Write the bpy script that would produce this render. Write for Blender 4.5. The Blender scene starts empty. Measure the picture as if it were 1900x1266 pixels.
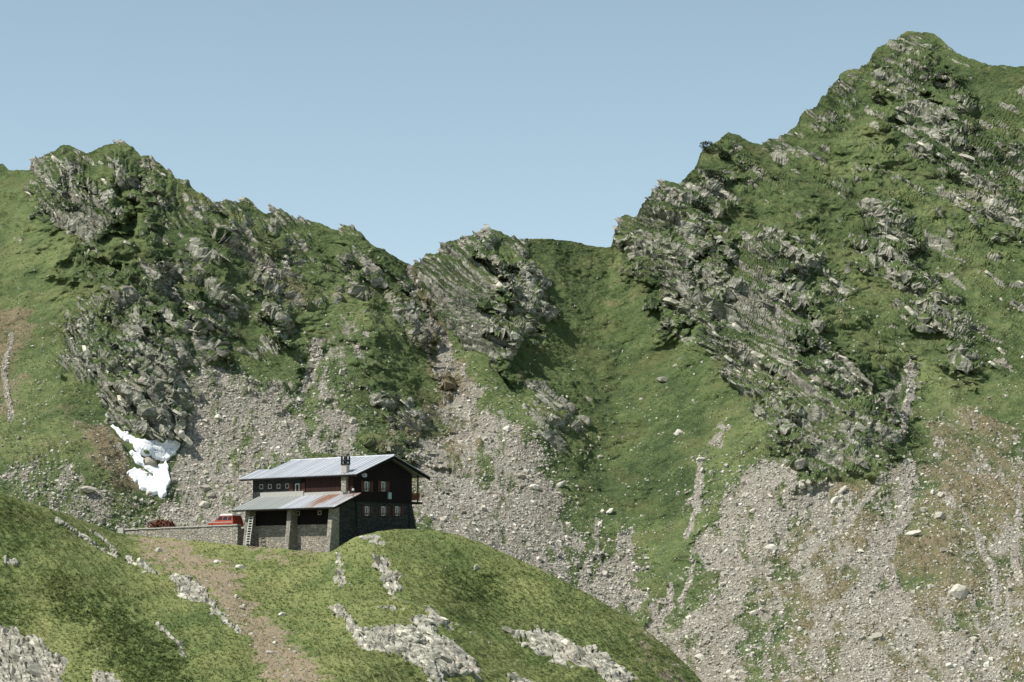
import bpy, bmesh, math, random
import numpy as np
from mathutils import Vector, Matrix

# ------------------------------------------------------------------ camera, sky, sun, exposure
sc = bpy.context.scene
COL = sc.collection
F = 950 / math.tan(math.radians(12))        # focal length in photo pixels (24 degree view)
PITCH = math.radians(6.1)
CP, SP = math.cos(PITCH), math.sin(PITCH)
cam_d = bpy.data.cameras.new('camera')
cam = bpy.data.objects.new('camera', cam_d)
COL.objects.link(cam)
cam_d.sensor_width = 36.0
cam_d.angle = math.radians(24)
cam_d.clip_start = 1.0
cam_d.clip_end = 6000
cam.location = (0, 0, 0)
cam.rotation_euler = (math.radians(90) + PITCH, 0, 0)
sc.camera = cam

SUN_EL = math.radians(55)
SUN_AZ = math.atan2(-0.94, -0.34)          # x, y: the sun stands to the left
world = bpy.data.worlds.new('World')
sc.world = world
world.use_nodes = True
wn, wl = world.node_tree.nodes, world.node_tree.links
wn.clear()
sky = wn.new('ShaderNodeTexSky')
sky.sky_type = 'NISHITA'
sky.sun_disc = False
sky.sun_elevation = SUN_EL
sky.sun_rotation = SUN_AZ % (2 * math.pi)
sky.altitude = 2000
sky.air_density = 1.0
sky.dust_density = 1.6
sky.ozone_density = 1.0
bg = wn.new('ShaderNodeBackground')
bg.inputs['Strength'].default_value = 0.118
wo = wn.new('ShaderNodeOutputWorld')
hsv = wn.new('ShaderNodeHueSaturation')
hsv.inputs['Saturation'].default_value = .72
hsv.inputs['Hue'].default_value = .474
wl.new(sky.outputs[0], hsv.inputs['Color'])
wl.new(hsv.outputs[0], bg.inputs[0])
wl.new(bg.outputs[0], wo.inputs[0])

sun_d = bpy.data.lights.new('sun', 'SUN')
sun_d.energy = 5.0
sun_d.angle = math.radians(0.5)
sun_d.color = (1.0, 0.955, 0.88)
sun = bpy.data.objects.new('sun', sun_d)
COL.objects.link(sun)
sdir = Vector((math.sin(SUN_AZ) * math.cos(SUN_EL), math.cos(SUN_AZ) * math.cos(SUN_EL), math.sin(SUN_EL)))
sun.rotation_euler = sdir.to_track_quat('Z', 'Y').to_euler()
sun.location = (-100, 100, 200)

sc.view_settings.view_transform = 'Standard'
sc.view_settings.look = 'None'
sc.view_settings.exposure = 0.28
sc.view_settings.gamma = 1.0
sc.render.engine = 'CYCLES'
sc.cycles.max_bounces = 4
sc.cycles.diffuse_bounces = 2

# ------------------------------------------------------------------ maths helpers
RNG = np.random.default_rng(7)
random.seed(7)


def rays(x, y):
    a = (np.asarray(x, float) - 950) / F
    b = (633 - np.asarray(y, float)) / F
    return np.stack([a, CP - b * SP, SP + b * CP], -1)


def pts(x, y, d):
    """the point on the line of sight of photo pixel (x, y) that lies d metres away in Y"""
    r = rays(x, y)
    return r * (np.asarray(d, float) / r[..., 1])[..., None]


_PERM = np.random.default_rng(3).permutation(256).astype(np.int32)
_PERM = np.concatenate([_PERM, _PERM])
_g = np.random.default_rng(5).normal(size=(256, 3))
_G = (_g / np.linalg.norm(_g, axis=1)[:, None]).astype(np.float32)


def perlin(P, scale, seed=0):
    """3-D gradient noise, roughly -1..1; P (...,3) in metres, scale = feature size (number or triple)"""
    Q = (np.asarray(P, np.float32).reshape(-1, 3) / np.asarray(scale, np.float32)) + np.float32(17.31 * seed)
    I = np.floor(Q).astype(np.int32)
    f = Q - I
    u = f * f * f * (f * (f * 6 - 15) + 10)
    I &= 255
    out = np.zeros(len(Q), np.float32)
    for dx in (0, 1):
        wx = u[:, 0] if dx else 1 - u[:, 0]
        hx = _PERM[(I[:, 0] + dx) & 255]
        for dy in (0, 1):
            wy = wx * (u[:, 1] if dy else 1 - u[:, 1])
            hy = _PERM[hx + ((I[:, 1] + dy) & 255)]
            for dz in (0, 1):
                w = wy * (u[:, 2] if dz else 1 - u[:, 2])
                g = _G[_PERM[hy + ((I[:, 2] + dz) & 255)]]
                out += w * (g[:, 0] * (f[:, 0] - dx) + g[:, 1] * (f[:, 1] - dy) + g[:, 2] * (f[:, 2] - dz))
    return (out * 1.6).reshape(np.shape(P)[:-1])


def fbm(P, scale, octv=4, seed=0, gain=.5, ridged=False):
    s = np.asarray(scale, np.float32)
    a, out, tot = 1.0, 0.0, 0.0
    for k in range(octv):
        n = perlin(P, s / (2.03 ** k), seed + k * 3)
        if ridged:
            n = 1 - 2 * np.abs(n)
        out = out + a * n
        tot += a
        a *= gain
    return out / tot


def nz(a):
    return (a - a.mean()) / a.std()


def sstep(a, b, x):
    t = np.clip((x - a) / (b - a), 0, 1)
    return t * t * (3 - 2 * t)


def cracks(a, b, seed=0):
    """distance to the borders of a jittered cell pattern (0 on a border)"""
    i, j = np.floor(a).astype(int), np.floor(b).astype(int)
    d1 = np.full(np.shape(a), 9.0)
    d2 = np.full(np.shape(a), 9.0)
    for di in (-1, 0, 1):
        for dj in (-1, 0, 1):
            p, q = i + di, j + dj
            d = np.hypot(p + .1 + .8 * hash2(p, q, seed) - a, q + .1 + .8 * hash2(p, q, seed + 5) - b)
            d2 = np.where(d < d1, d1, np.minimum(d2, d))
            d1 = np.minimum(d1, d)
    return d2 - d1


def hash2(i, j, seed=0):
    return _PERM[(_PERM[(i + seed * 37) & 255] + j) & 255].astype(np.float32) / 255


def tps(ctrl):
    """thin-plate spline through (x, y, value) control points"""
    c = np.array(ctrl, float)
    xy = c[:, :2] / 500
    n = len(c)
    r2 = ((xy[:, None] - xy[None]) ** 2).sum(-1)
    K = np.where(r2 > 0, r2 * np.log(r2 + 1e-12), 0) + np.eye(n) * .004
    Pm = np.hstack([np.ones((n, 1)), xy])
    A = np.zeros((n + 3, n + 3))
    A[:n, :n], A[:n, n:], A[n:, :n] = K, Pm, Pm.T
    w = np.linalg.solve(A, np.concatenate([c[:, 2], [0, 0, 0]]))

    def ev(x, y):
        X, Y = np.ravel(x) / 500, np.ravel(y) / 500
        o = w[n] + w[n + 1] * X + w[n + 2] * Y
        for k in range(n):
            q = (X - xy[k, 0]) ** 2 + (Y - xy[k, 1]) ** 2
            o += w[k] * q * np.log(q + 1e-12)
        return o.reshape(np.shape(x))
    return ev


# land cover is mapped on a coarse chart of the slope (4 photo pixels a cell)
CX0, CY0, CS = -200, -40, 4
CW, CH = 580, 400
_cx, _cy = np.meshgrid(CX0 + CS * np.arange(CW), CY0 + CS * np.arange(CH))


def inside(poly):
    m = np.zeros((CH, CW), bool)
    n = len(poly)
    for i in range(n):
        (x0, y0), (x1, y1) = poly[i], poly[(i + 1) % n]
        if y0 == y1:
            continue
        c = ((y0 > _cy) != (y1 > _cy)) & (_cx < (x1 - x0) * (_cy - y0) / (y1 - y0) + x0)
        m ^= c
    return m


def blur(m, r):
    k = max(1, int(round(r / CS)))
    for _ in range(2):
        for ax in (0, 1):
            p = np.pad(m, [(k + 1, k) if a == ax else (0, 0) for a in (0, 1)], mode='edge')
            c = np.cumsum(p, axis=ax)
            n = m.shape[ax]
            hi = np.take(c, np.arange(2 * k + 1, 2 * k + 1 + n), axis=ax)
            lo = np.take(c, np.arange(0, n), axis=ax)
            m = (hi - lo) / (2 * k + 1)
    return m


def chart(polys, soft=10):
    m = np.zeros((CH, CW))
    for w, p in polys:
        m = np.maximum(m, w * inside(p))
    return blur(m, soft)


def look(m, x, y):
    u = np.clip((x - CX0) / CS, 0, CW - 1.001)
    v = np.clip((y - CY0) / CS, 0, CH - 1.001)
    i, j = u.astype(int), v.astype(int)
    a, b = u - i, v - j
    return (m[j, i] * (1 - a) * (1 - b) + m[j, i + 1] * a * (1 - b) + m[j + 1, i] * (1 - a) * b + m[j + 1, i + 1] * a * b)


def dist_line(poly, x, y):
    """unsigned distance to a polyline and the side (+ right of the walking direction as seen in the photo)"""
    best = np.full(np.shape(x), 1e9)
    side = np.ones(np.shape(x))
    for (x0, y0), (x1, y1) in zip(poly[:-1], poly[1:]):
        dx, dy = x1 - x0, y1 - y0
        L2 = dx * dx + dy * dy
        t = np.clip(((x - x0) * dx + (y - y0) * dy) / L2, 0, 1)
        d = np.hypot(x - x0 - t * dx, y - y0 - t * dy)
        s = np.sign((x - x0) * dy - (y - y0) * dx)
        u = d < best
        best = np.where(u, d, best)
        side = np.where(u, s, side)
    return best, side


# ------------------------------------------------------------------ materials
def mat(name, build, rough=.9):
    m = bpy.data.materials.new(name)
    m.use_nodes = True
    nt = m.node_tree
    nt.nodes.clear()
    out = nt.nodes.new('ShaderNodeOutputMaterial')
    b = nt.nodes.new('ShaderNodeBsdfPrincipled')
    b.inputs['Roughness'].default_value = rough
    b.inputs['Specular IOR Level'].default_value = .15
    nt.links.new(b.outputs[0], out.inputs[0])
    build(NT(nt, b), b)
    return m


class NT:
    def __init__(s, nt, b):
        s.nt, s.b = nt, b
        s.tc = None

    def n(s, t, **kw):
        o = s.nt.nodes.new(t)
        for k, v in kw.items():
            setattr(o, k, v)
        return o

    def link(s, a, b):
        s.nt.links.new(a, b)

    def put(s, sock, v):
        if isinstance(v, bpy.types.NodeSocket):
            s.link(v, sock)
        elif isinstance(v, (tuple, list)) and len(v) == 3 and sock.type == 'RGBA':
            sock.default_value = (*v, 1)
        else:
            sock.default_value = v

    def obj(s):
        if s.tc is None:
            s.tc = s.n('ShaderNodeTexCoord')
        return s.tc.outputs['Object']

    def mapping(s, scale=(1, 1, 1), rot=(0, 0, 0), vec=None):
        m = s.n('ShaderNodeMapping')
        s.link(vec or s.obj(), m.inputs['Vector'])
        m.inputs['Scale'].default_value = scale
        m.inputs['Rotation'].default_value = rot
        return m.outputs[0]

    def noise(s, scale, detail=3, rough=.55, vec=None):
        o = s.n('ShaderNodeTexNoise')
        s.link(vec or s.obj(), o.inputs['Vector'])
        o.inputs['Scale'].default_value = scale
        o.inputs['Detail'].default_value = detail
        o.inputs['Roughness'].default_value = rough
        return o.outputs['Fac']

    def voro(s, scale, vec=None, feature='F1', rnd=1.0):
        o = s.n('ShaderNodeTexVoronoi', feature=feature)
        s.link(vec or s.obj(), o.inputs['Vector'])
        o.inputs['Scale'].default_value = scale
        o.inputs['Randomness'].default_value = rnd
        return o

    def ramp(s, fac, stops):
        o = s.n('ShaderNodeValToRGB')
        e = o.color_ramp.elements
        while len(e) < len(stops):
            e.new(0.5)
        for k, (p, c) in enumerate(stops):
            e[k].position = p
            e[k].color = (*c, 1) if len(c) == 3 else c
        s.put(o.inputs[0], fac)
        return o.outputs[0]

    def mix(s, fac, a, b, mode='MIX'):
        o = s.n('ShaderNodeMix', data_type='RGBA', blend_type=mode)
        s.put(o.inputs[0], fac)
        s.put(o.inputs[6], a)
        s.put(o.inputs[7], b)
        return o.outputs[2]

    def math(s, op, a, b=0.0, c=0.0, clamp=False):
        o = s.n('ShaderNodeMath', operation=op, use_clamp=clamp)
        for k, v in enumerate((a, b, c)):
            if k < len(o.inputs):
                s.put(o.inputs[k], v)
        return o.outputs[0]

    def rng(s, v, a, b, c=0.0, d=1.0):
        o = s.n('ShaderNodeMapRange')
        s.put(o.inputs[0], v)
        for k, q in enumerate((a, b, c, d)):
            o.inputs[k + 1].default_value = q
        return o.outputs[0]

    def attr(s, name):
        o = s.n('ShaderNodeAttribute', attribute_name=name)
        return o

    def bump(s, h, strength=.5, dist=.1):
        o = s.n('ShaderNodeBump')
        s.put(o.inputs['Height'], h)
        o.inputs['Strength'].default_value = strength
        o.inputs['Distance'].default_value = dist
        s.link(o.outputs[0], s.b.inputs['Normal'])

    def base(s, c):
        s.put(s.b.inputs['Base Color'], c)


STRATA_ROT = (0, math.radians(42), 0)
K = 1.0


def rock_colour(t, bright=1.0):
    """grey schist: streaks along the bedding, ochre and pinkish blotches, dark lichen"""
    v = t.mapping((.35, .8, 2.2), STRATA_ROT)
    streak = t.noise(1.0, 5, .65, v)
    blot = t.noise(.16, 3)
    lich = t.noise(1.7, 4, .7)
    c = t.ramp(streak, [(.25, tuple(q * bright for q in (.112, .110, .090))), (.48, tuple(q * bright for q in (.29, .282, .228))),
                        (.75, tuple(q * bright for q in (.66, .63, .54)))])
    c = t.mix(t.rng(blot, .5, .72, 0, .32), c, tuple(q * bright for q in (.41, .325, .275)))
    c = t.mix(t.rng(lich, .54, .66, 0, .6), c, (.10, .105, .085))
    return c


def m_terrain(far):
    def f(t, b):
        cov = t.attr('cover')
        sep = t.n('ShaderNodeSeparateColor')
        t.link(cov.outputs['Color'], sep.inputs[0])
        R, S, D = sep.outputs
        L = cov.outputs['Alpha']
        big, mid = t.noise(.07, 4), t.noise(.55, 4, .65)
        fine = t.noise(3.2 if far else 4.5, 3, .7)
        gsel = t.math('MULTIPLY_ADD', mid, .85, t.math('MULTIPLY_ADD', fine, .9, .14))
        gsel = t.math('ADD', gsel, t.math('MULTIPLY_ADD', L, .5, -.72))
        gsel = t.math('MULTIPLY_ADD', big, .75, t.math('SUBTRACT', gsel, .36))
        if far:
            g = t.ramp(gsel, [(.08, (.033, .054, .021)), (.42, (.081, .116, .043)), (.82, (.165, .194, .078))])
        else:
            g = t.ramp(gsel, [(.05, (.058, .084, .027)), (.40, (.128, .172, .058)), (.85, (.265, .28, .11))])
        g = t.mix(t.rng(t.noise(.12, 4, .6, t.mapping((1, 1, 2), (0, .6, 0))), .52, .72, 0, .55), g, (.135, .130, .056))
        dry = t.mix(fine, (.12, .10, .055), (.27, .222, .14)) if far else t.mix(fine, (.17, .135, .085), (.42, .35, .24))
        dm = t.math('MULTIPLY_ADD', t.math('SUBTRACT', mid, .5), 1.0, D)
        g = t.mix(t.rng(dm, .3, .75), g, dry)
        vo = t.voro(4.5)
        st = t.mix(vo.outputs['Color'], (.15, .138, .112), (.40, .372, .315))
        st = t.mix(t.rng(t.noise(.22, 3), .42, .62, 0, .35), st, (.19, .15, .115))
        sm = t.math('MULTIPLY_ADD', t.math('SUBTRACT', fine, .5), 1.5, S)
        c = t.mix(t.rng(sm, .28, .72), g, st)
        rk = t.mix(t.rng(mid, .50, .62, 0, .45), rock_colour(t, 1.0), g) if far else rock_colour(t, 1.25)
        rm = t.math('MULTIPLY_ADD', t.math('SUBTRACT', fine, .5), .7, R)
        c = t.mix(t.rng(rm, .38, .6), c, rk)
        t.base(c)
        h = t.math('ADD', t.math('MULTIPLY', fine, 1.2), t.noise(9, 2, .6))
        t.bump(h, .8, .2)
    return f


def m_stone(t, b):
    a = t.attr('tone')
    c = t.ramp(a.outputs['Fac'], [(0, (.20, .187, .155)), (.4, (.375, .352, .288)), (.75, (.53, .50, .42)), (1, (.69, .66, .565))])
    c = t.mix(t.rng(t.noise(.25, 3), .45, .66, 0, .3), c, (.36, .30, .235))
    c = t.mix(t.rng(t.noise(2.5, 3, .7), .52, .68, 0, .45), c, (.13, .13, .11))
    t.base(c)
    t.bump(t.noise(8, 3, .7), .4, .05)


def m_slab(t, b, k=1.1):
    a = t.attr('tone')
    c = rock_colour(t, k)
    c = t.mix(1.0, c, t.ramp(a.outputs['Fac'], [(0, (.42, .43, .42)), (.6, (1.0, 1.0, .98)), (1, (1.5, 1.48, 1.42))]), 'MULTIPLY')
    t.base(c)
    t.bump(t.noise(1.0, 5, .75, t.mapping((.8, 2, 6), STRATA_ROT)), .7, .15)


M_FAR = mat('alpine_slope', m_terrain(True), .95)
M_NEAR = mat('grassy_hill', m_terrain(False), .95)
M_STONE = mat('scree_stone', m_stone, .9)
M_SLAB = mat('schist_rock', m_slab, .88)
M_OUT = mat('pale_outcrop_rock', lambda t, b: m_slab(t, b, 1.25), .88)
M_SNOW = mat('old_snow', lambda t, b: (t.base(t.mix(t.rng(t.noise(1.3, 5, .6), .5, .75, 0, .5), (.86, .865, .87), (.64, .63, .60))), t.bump(t.noise(1.6, 4), .5, .2)), .6)


# ------------------------------------------------------------------ mesh helpers
def link(o, parent=None):
    COL.objects.link(o)
    if parent is not None:
        o.parent = parent
    return o


def np_mesh(name, V, quads=None, tris=None, m=None, smooth=False, attrs=None):
    me = bpy.data.meshes.new(name)
    V = np.ascontiguousarray(V, np.float32).reshape(-1, 3)
    q = np.zeros((0, 4), np.int32) if quads is None else np.asarray(quads, np.int32)
    tr = np.zeros((0, 3), np.int32) if tris is None else np.asarray(tris, np.int32)
    nl = q.size + tr.size
    me.vertices.add(len(V))
    me.vertices.foreach_set('co', V.ravel())
    me.loops.add(nl)
    me.loops.foreach_set('vertex_index', np.concatenate([q.ravel(), tr.ravel()]))
    nf = len(q) + len(tr)
    me.polygons.add(nf)
    me.polygons.foreach_set('loop_start', np.concatenate([np.arange(len(q)) * 4, q.size + np.arange(len(tr)) * 3]).astype(np.int32))
    me.polygons.foreach_set('use_smooth', np.full(nf, smooth))
    me.update(calc_edges=True)
    for an, (ty, data) in (attrs or {}).items():
        at = me.attributes.new(an, ty, 'POINT')
        if ty == 'FLOAT_COLOR':
            at.data.foreach_set('color', np.ascontiguousarray(data, np.float32).ravel())
        else:
            at.data.foreach_set('value', np.ascontiguousarray(data, np.float32).ravel())
    if m:
        me.materials.append(m)
    o = bpy.data.objects.new(name, me)
    return link(o)


def grid_normals(P):
    du = np.gradient(P, axis=1)
    dv = np.gradient(P, axis=0)
    N = np.cross(du, dv)
    N /= np.linalg.norm(N, axis=-1, keepdims=True) + 1e-9
    N[N[..., 2] < -2] *= -1
    # rows run from the bottom to the top of the slope, columns to the right: normal looks to the camera side / up
    flip = (N[..., 1] > 0) & (N[..., 2] < 0)
    N[flip] *= -1
    return N


# ------------------------------------------------------------------ the mountains: skyline, distances, land cover
SKY = [(-560, 400), (-420, 372), (-300, 350), (-200, 345), (-100, 322), (-40, 300), (-12, 297), (0, 303), (5, 303), (16, 315), (35, 315), (54, 313), (58, 309), (60, 299), (64, 295), (72, 300), (77, 296),
       (81, 288), (91, 283), (102, 278), (110, 270), (118, 267), (129, 268), (140, 276), (150, 280), (161, 284), (177, 278), (193, 268),
       (209, 268), (224, 266), (228, 262), (234, 267), (247, 274), (262, 289), (277, 289), (285, 297), (295, 302), (317, 321), (328, 333),
       (349, 342), (376, 365), (397, 377), (416, 374), (435, 375), (450, 374), (455, 366), (462, 370), (475, 386), (491, 396), (502, 395),
       (510, 386), (515, 388), (534, 398), (556, 408), (572, 407), (588, 412), (615, 425), (630, 428), (634, 421), (642, 419), (658, 426),
       (674, 439), (695, 461), (711, 462), (728, 474), (749, 486), (765, 493), (776, 488), (792, 474), (814, 469), (819, 458), (830, 449),
       (846, 442), (878, 439), (889, 431), (899, 430), (909, 423), (926, 430), (946, 440), (959, 445), (999, 443), (1058, 446), (1085, 455),
       (1125, 460), (1134, 458), (1138, 442), (1148, 416), (1151, 402), (1163, 396), (1175, 402), (1183, 399), (1187, 385), (1202, 369),
       (1213, 353), (1221, 350), (1224, 337), (1232, 333), (1250, 338), (1264, 340), (1272, 329), (1293, 306), (1297, 292), (1302, 281),
       (1309, 275), (1336, 260), (1344, 250), (1352, 247), (1369, 251), (1395, 263), (1414, 267), (1433, 257), (1449, 255), (1476, 235),
       (1482, 226), (1485, 213), (1503, 203), (1515, 197), (1519, 188), (1532, 176), (1541, 163), (1554, 150), (1559, 136), (1577, 130),
       (1592, 131), (1614, 117), (1618, 101), (1628, 89), (1664, 73), (1673, 63), (1688, 58), (1709, 61), (1730, 62), (1742, 70), (1766, 91),
       (1790, 106), (1820, 118), (1841, 124), (1862, 122), (1880, 127), (1892, 124), (1900, 124), (1950, 150), (2060, 185), (2200, 240), (2330, 262), (2500, 320)]
_sx, _sy = np.array(SKY, float).T

HILLTOP = [(-520, 770), (-350, 802), (-200, 850), (-100, 882), (0, 915), (50, 930), (100, 948), (160, 970), (215, 988), (235, 991), (330, 1001), (450, 1012), (530, 1019), (606, 1026), (625, 1018), (640, 1008),
           (660, 997), (700, 986), (740, 982), (775, 981), (810, 984), (850, 993), (900, 1010), (950, 1033), (1000, 1055), (1050, 1080), (1100, 1107),
           (1150, 1137), (1200, 1170), (1250, 1211), (1280, 1240), (1300, 1262), (1340, 1312), (1400, 1392), (1440, 1450)]
_hx, _hy = np.array(HILLTOP, float).T

MD = 12
mount_d = tps([(x, y, d + MD) for x, y, d in [
    (-560, 850, 278), (-560, 600, 312), (-560, 400, 345), (2500, 320, 410), (2500, 700, 338), (2500, 1266, 252), (2500, 1400, 238),
    (-200, 900, 275), (-200, 600, 318), (-200, 340, 362),
    (0, 1000, 268), (0, 920, 279), (0, 800, 293), (0, 700, 307), (0, 500, 334), (0, 310, 365),
    (180, 1050, 272), (180, 850, 290), (130, 650, 313), (120, 450, 337), (120, 270, 360),
    (300, 1080, 272), (300, 950, 287), (300, 800, 302), (290, 650, 313), (300, 450, 338), (290, 300, 358),
    (550, 1080, 272), (550, 970, 286), (550, 850, 302), (550, 700, 320), (550, 550, 340), (550, 410, 362),
    (700, 620, 335), (700, 750, 318), (690, 465, 361),
    (800, 1060, 278), (800, 980, 290), (800, 800, 322), (815, 650, 343), (770, 500, 366),
    (930, 640, 340), (930, 550, 352), (915, 430, 368), (1000, 800, 322), (1000, 700, 339), (990, 590, 350),
    (1050, 450, 373), (1130, 465, 376), (1100, 1000, 303), (1100, 850, 326), (1100, 700, 345), (1150, 590, 361), (1180, 520, 369), (1100, 1150, 284),
    (1350, 265, 402), (1200, 390, 376), (1280, 550, 352), (1500, 700, 328), (1600, 850, 311), (1400, 800, 320), (1300, 680, 340),
    (1400, 1000, 297), (1400, 1266, 264), (1200, 1266, 272), (1400, 1400, 248), (1250, 850, 322), (1250, 1050, 297),
    (1690, 65, 440), (1690, 300, 396), (1690, 500, 365), (1690, 700, 335), (1690, 900, 307), (1690, 1100, 281), (1690, 1266, 260), (1690, 1400, 243),
    (1500, 210, 415), (1500, 450, 371), (1900, 125, 430), (1900, 300, 402), (1900, 500, 368), (1900, 700, 337), (1900, 900, 307), (1900, 1266, 257), (1900, 1400, 240),
    (2200, 240, 420), (2200, 700, 340), (2200, 1266, 256), (2200, 1400, 240)]])

# spurs and gullies (+ stands out, - cuts in): line, width left, width right (photo px), height m
RELIEF = [
    ([(120, 275), (110, 400), (140, 520)], 60, 75, 3.5), ([(228, 268), (210, 360), (185, 460)], 45, 60, 2.8),
    ([(295, 300), (280, 420), (290, 520)], 35, 60, 2.5), ([(265, 330), (230, 410), (170, 480)], 30, 24, -2.6),
    ([(440, 380), (410, 500), (380, 620)], 70, 60, 3.2), ([(230, 470), (190, 600), (250, 700), (290, 800)], 70, 60, 3.5),
    ([(510, 400), (500, 560), (540, 640)], 50, 60, 2.0), ([(640, 430), (660, 560), (730, 760), (800, 850)], 60, 40, 2.6),
    ([(700, 470), (760, 560), (800, 640)], 50, 26, 2.6), ([(330, 500), (360, 620), (400, 680)], 40, 40, -2.0),
    ([(590, 480), (600, 620), (560, 760)], 50, 50, -1.6), ([(770, 500), (810, 600), (840, 700), (860, 800)], 40, 50, -1.1),
    ([(905, 440), (914, 500), (924, 560), (938, 645)], 80, 6, 5.0), ([(1462, 470), (1480, 540), (1492, 610)], 60, 9, 2.6), ([(403, 392), (418, 420), (428, 455)], 26, 6, 2.6), ([(284, 590), (296, 680), (318, 800)], 50, 9, 2.6), ([(168, 330), (186, 400), (196, 455)], 40, 7, 2.2), ([(500, 560), (520, 600), (540, 650)], 30, 7, 2.0), ([(360, 560), (385, 600), (400, 650)], 34, 8, 2.4), ([(1325, 430), (1338, 490), (1345, 540)], 30, 8, 2.2), ([(1660, 400), (1690, 460), (1720, 520)], 30, 8, 2.0), ([(1570, 640), (1620, 730), (1655, 800)], 40, 9, 2.2), ([(1430, 690), (1440, 730), (1470, 800)], 30, 10, 2.2), ([(1735, 150), (1750, 220), (1790, 290)], 40, 9, 2.2), ([(800, 690), (812, 708), (824, 722)], 20, 5, 1.6), ([(905, 440), (950, 500), (1015, 595)], 40, 14, 1.6),
    ([(922, 490), (950, 555), (985, 608)], 22, 26, -3.2), ([(990, 600), (1000, 700), (1030, 800)], 55, 50, .6), ([(1110, 480), (1150, 640), (1150, 900), (1180, 1100)], 110, 110, -2.0),
    ([(1165, 410), (1200, 500), (1235, 590)], 40, 40, 2.5), ([(1340, 260), (1250, 400), (1260, 560)], 60, 60, 3.5),
    ([(1350, 300), (1340, 450), (1310, 600), (1400, 760), (1480, 850)], 45, 110, 2.6), ([(1440, 440), (1500, 600), (1600, 760), (1650, 830)], 80, 60, 2.8),
    ([(1320, 420), (1290, 500), (1270, 600)], 30, 30, -3.0), ([(1560, 450), (1620, 580), (1700, 720)], 70, 70, -2.5),
    ([(1620, 380), (1700, 520), (1800, 680)], 60, 45, 3.5), ([(1690, 60), (1640, 200), (1600, 330)], 70, 60, 3.0),
    ([(1720, 70), (1760, 200), (1860, 330), (1950, 450)], 60, 80, 3.5), ([(1640, 210), (1720, 330), (1850, 460)], 50, 50, -2.0),
    ([(1500, 215), (1520, 300), (1480, 420)], 60, 60, 1.5), ([(1415, 270), (1420, 360), (1480, 430)], 50, 50, -1.5),
    ([(1560, 880), (1500, 1000), (1440, 1150)], 120, 120, -1.8), ([(1720, 850), (1780, 1050), (1800, 1266)], 90, 120, 1.2),
    ([(1300, 880), (1300, 1050), (1290, 1200)], 60, 60, 1.2), ([(640, 700), (650, 800), (640, 880)], 40, 40, -.8)]

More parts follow.
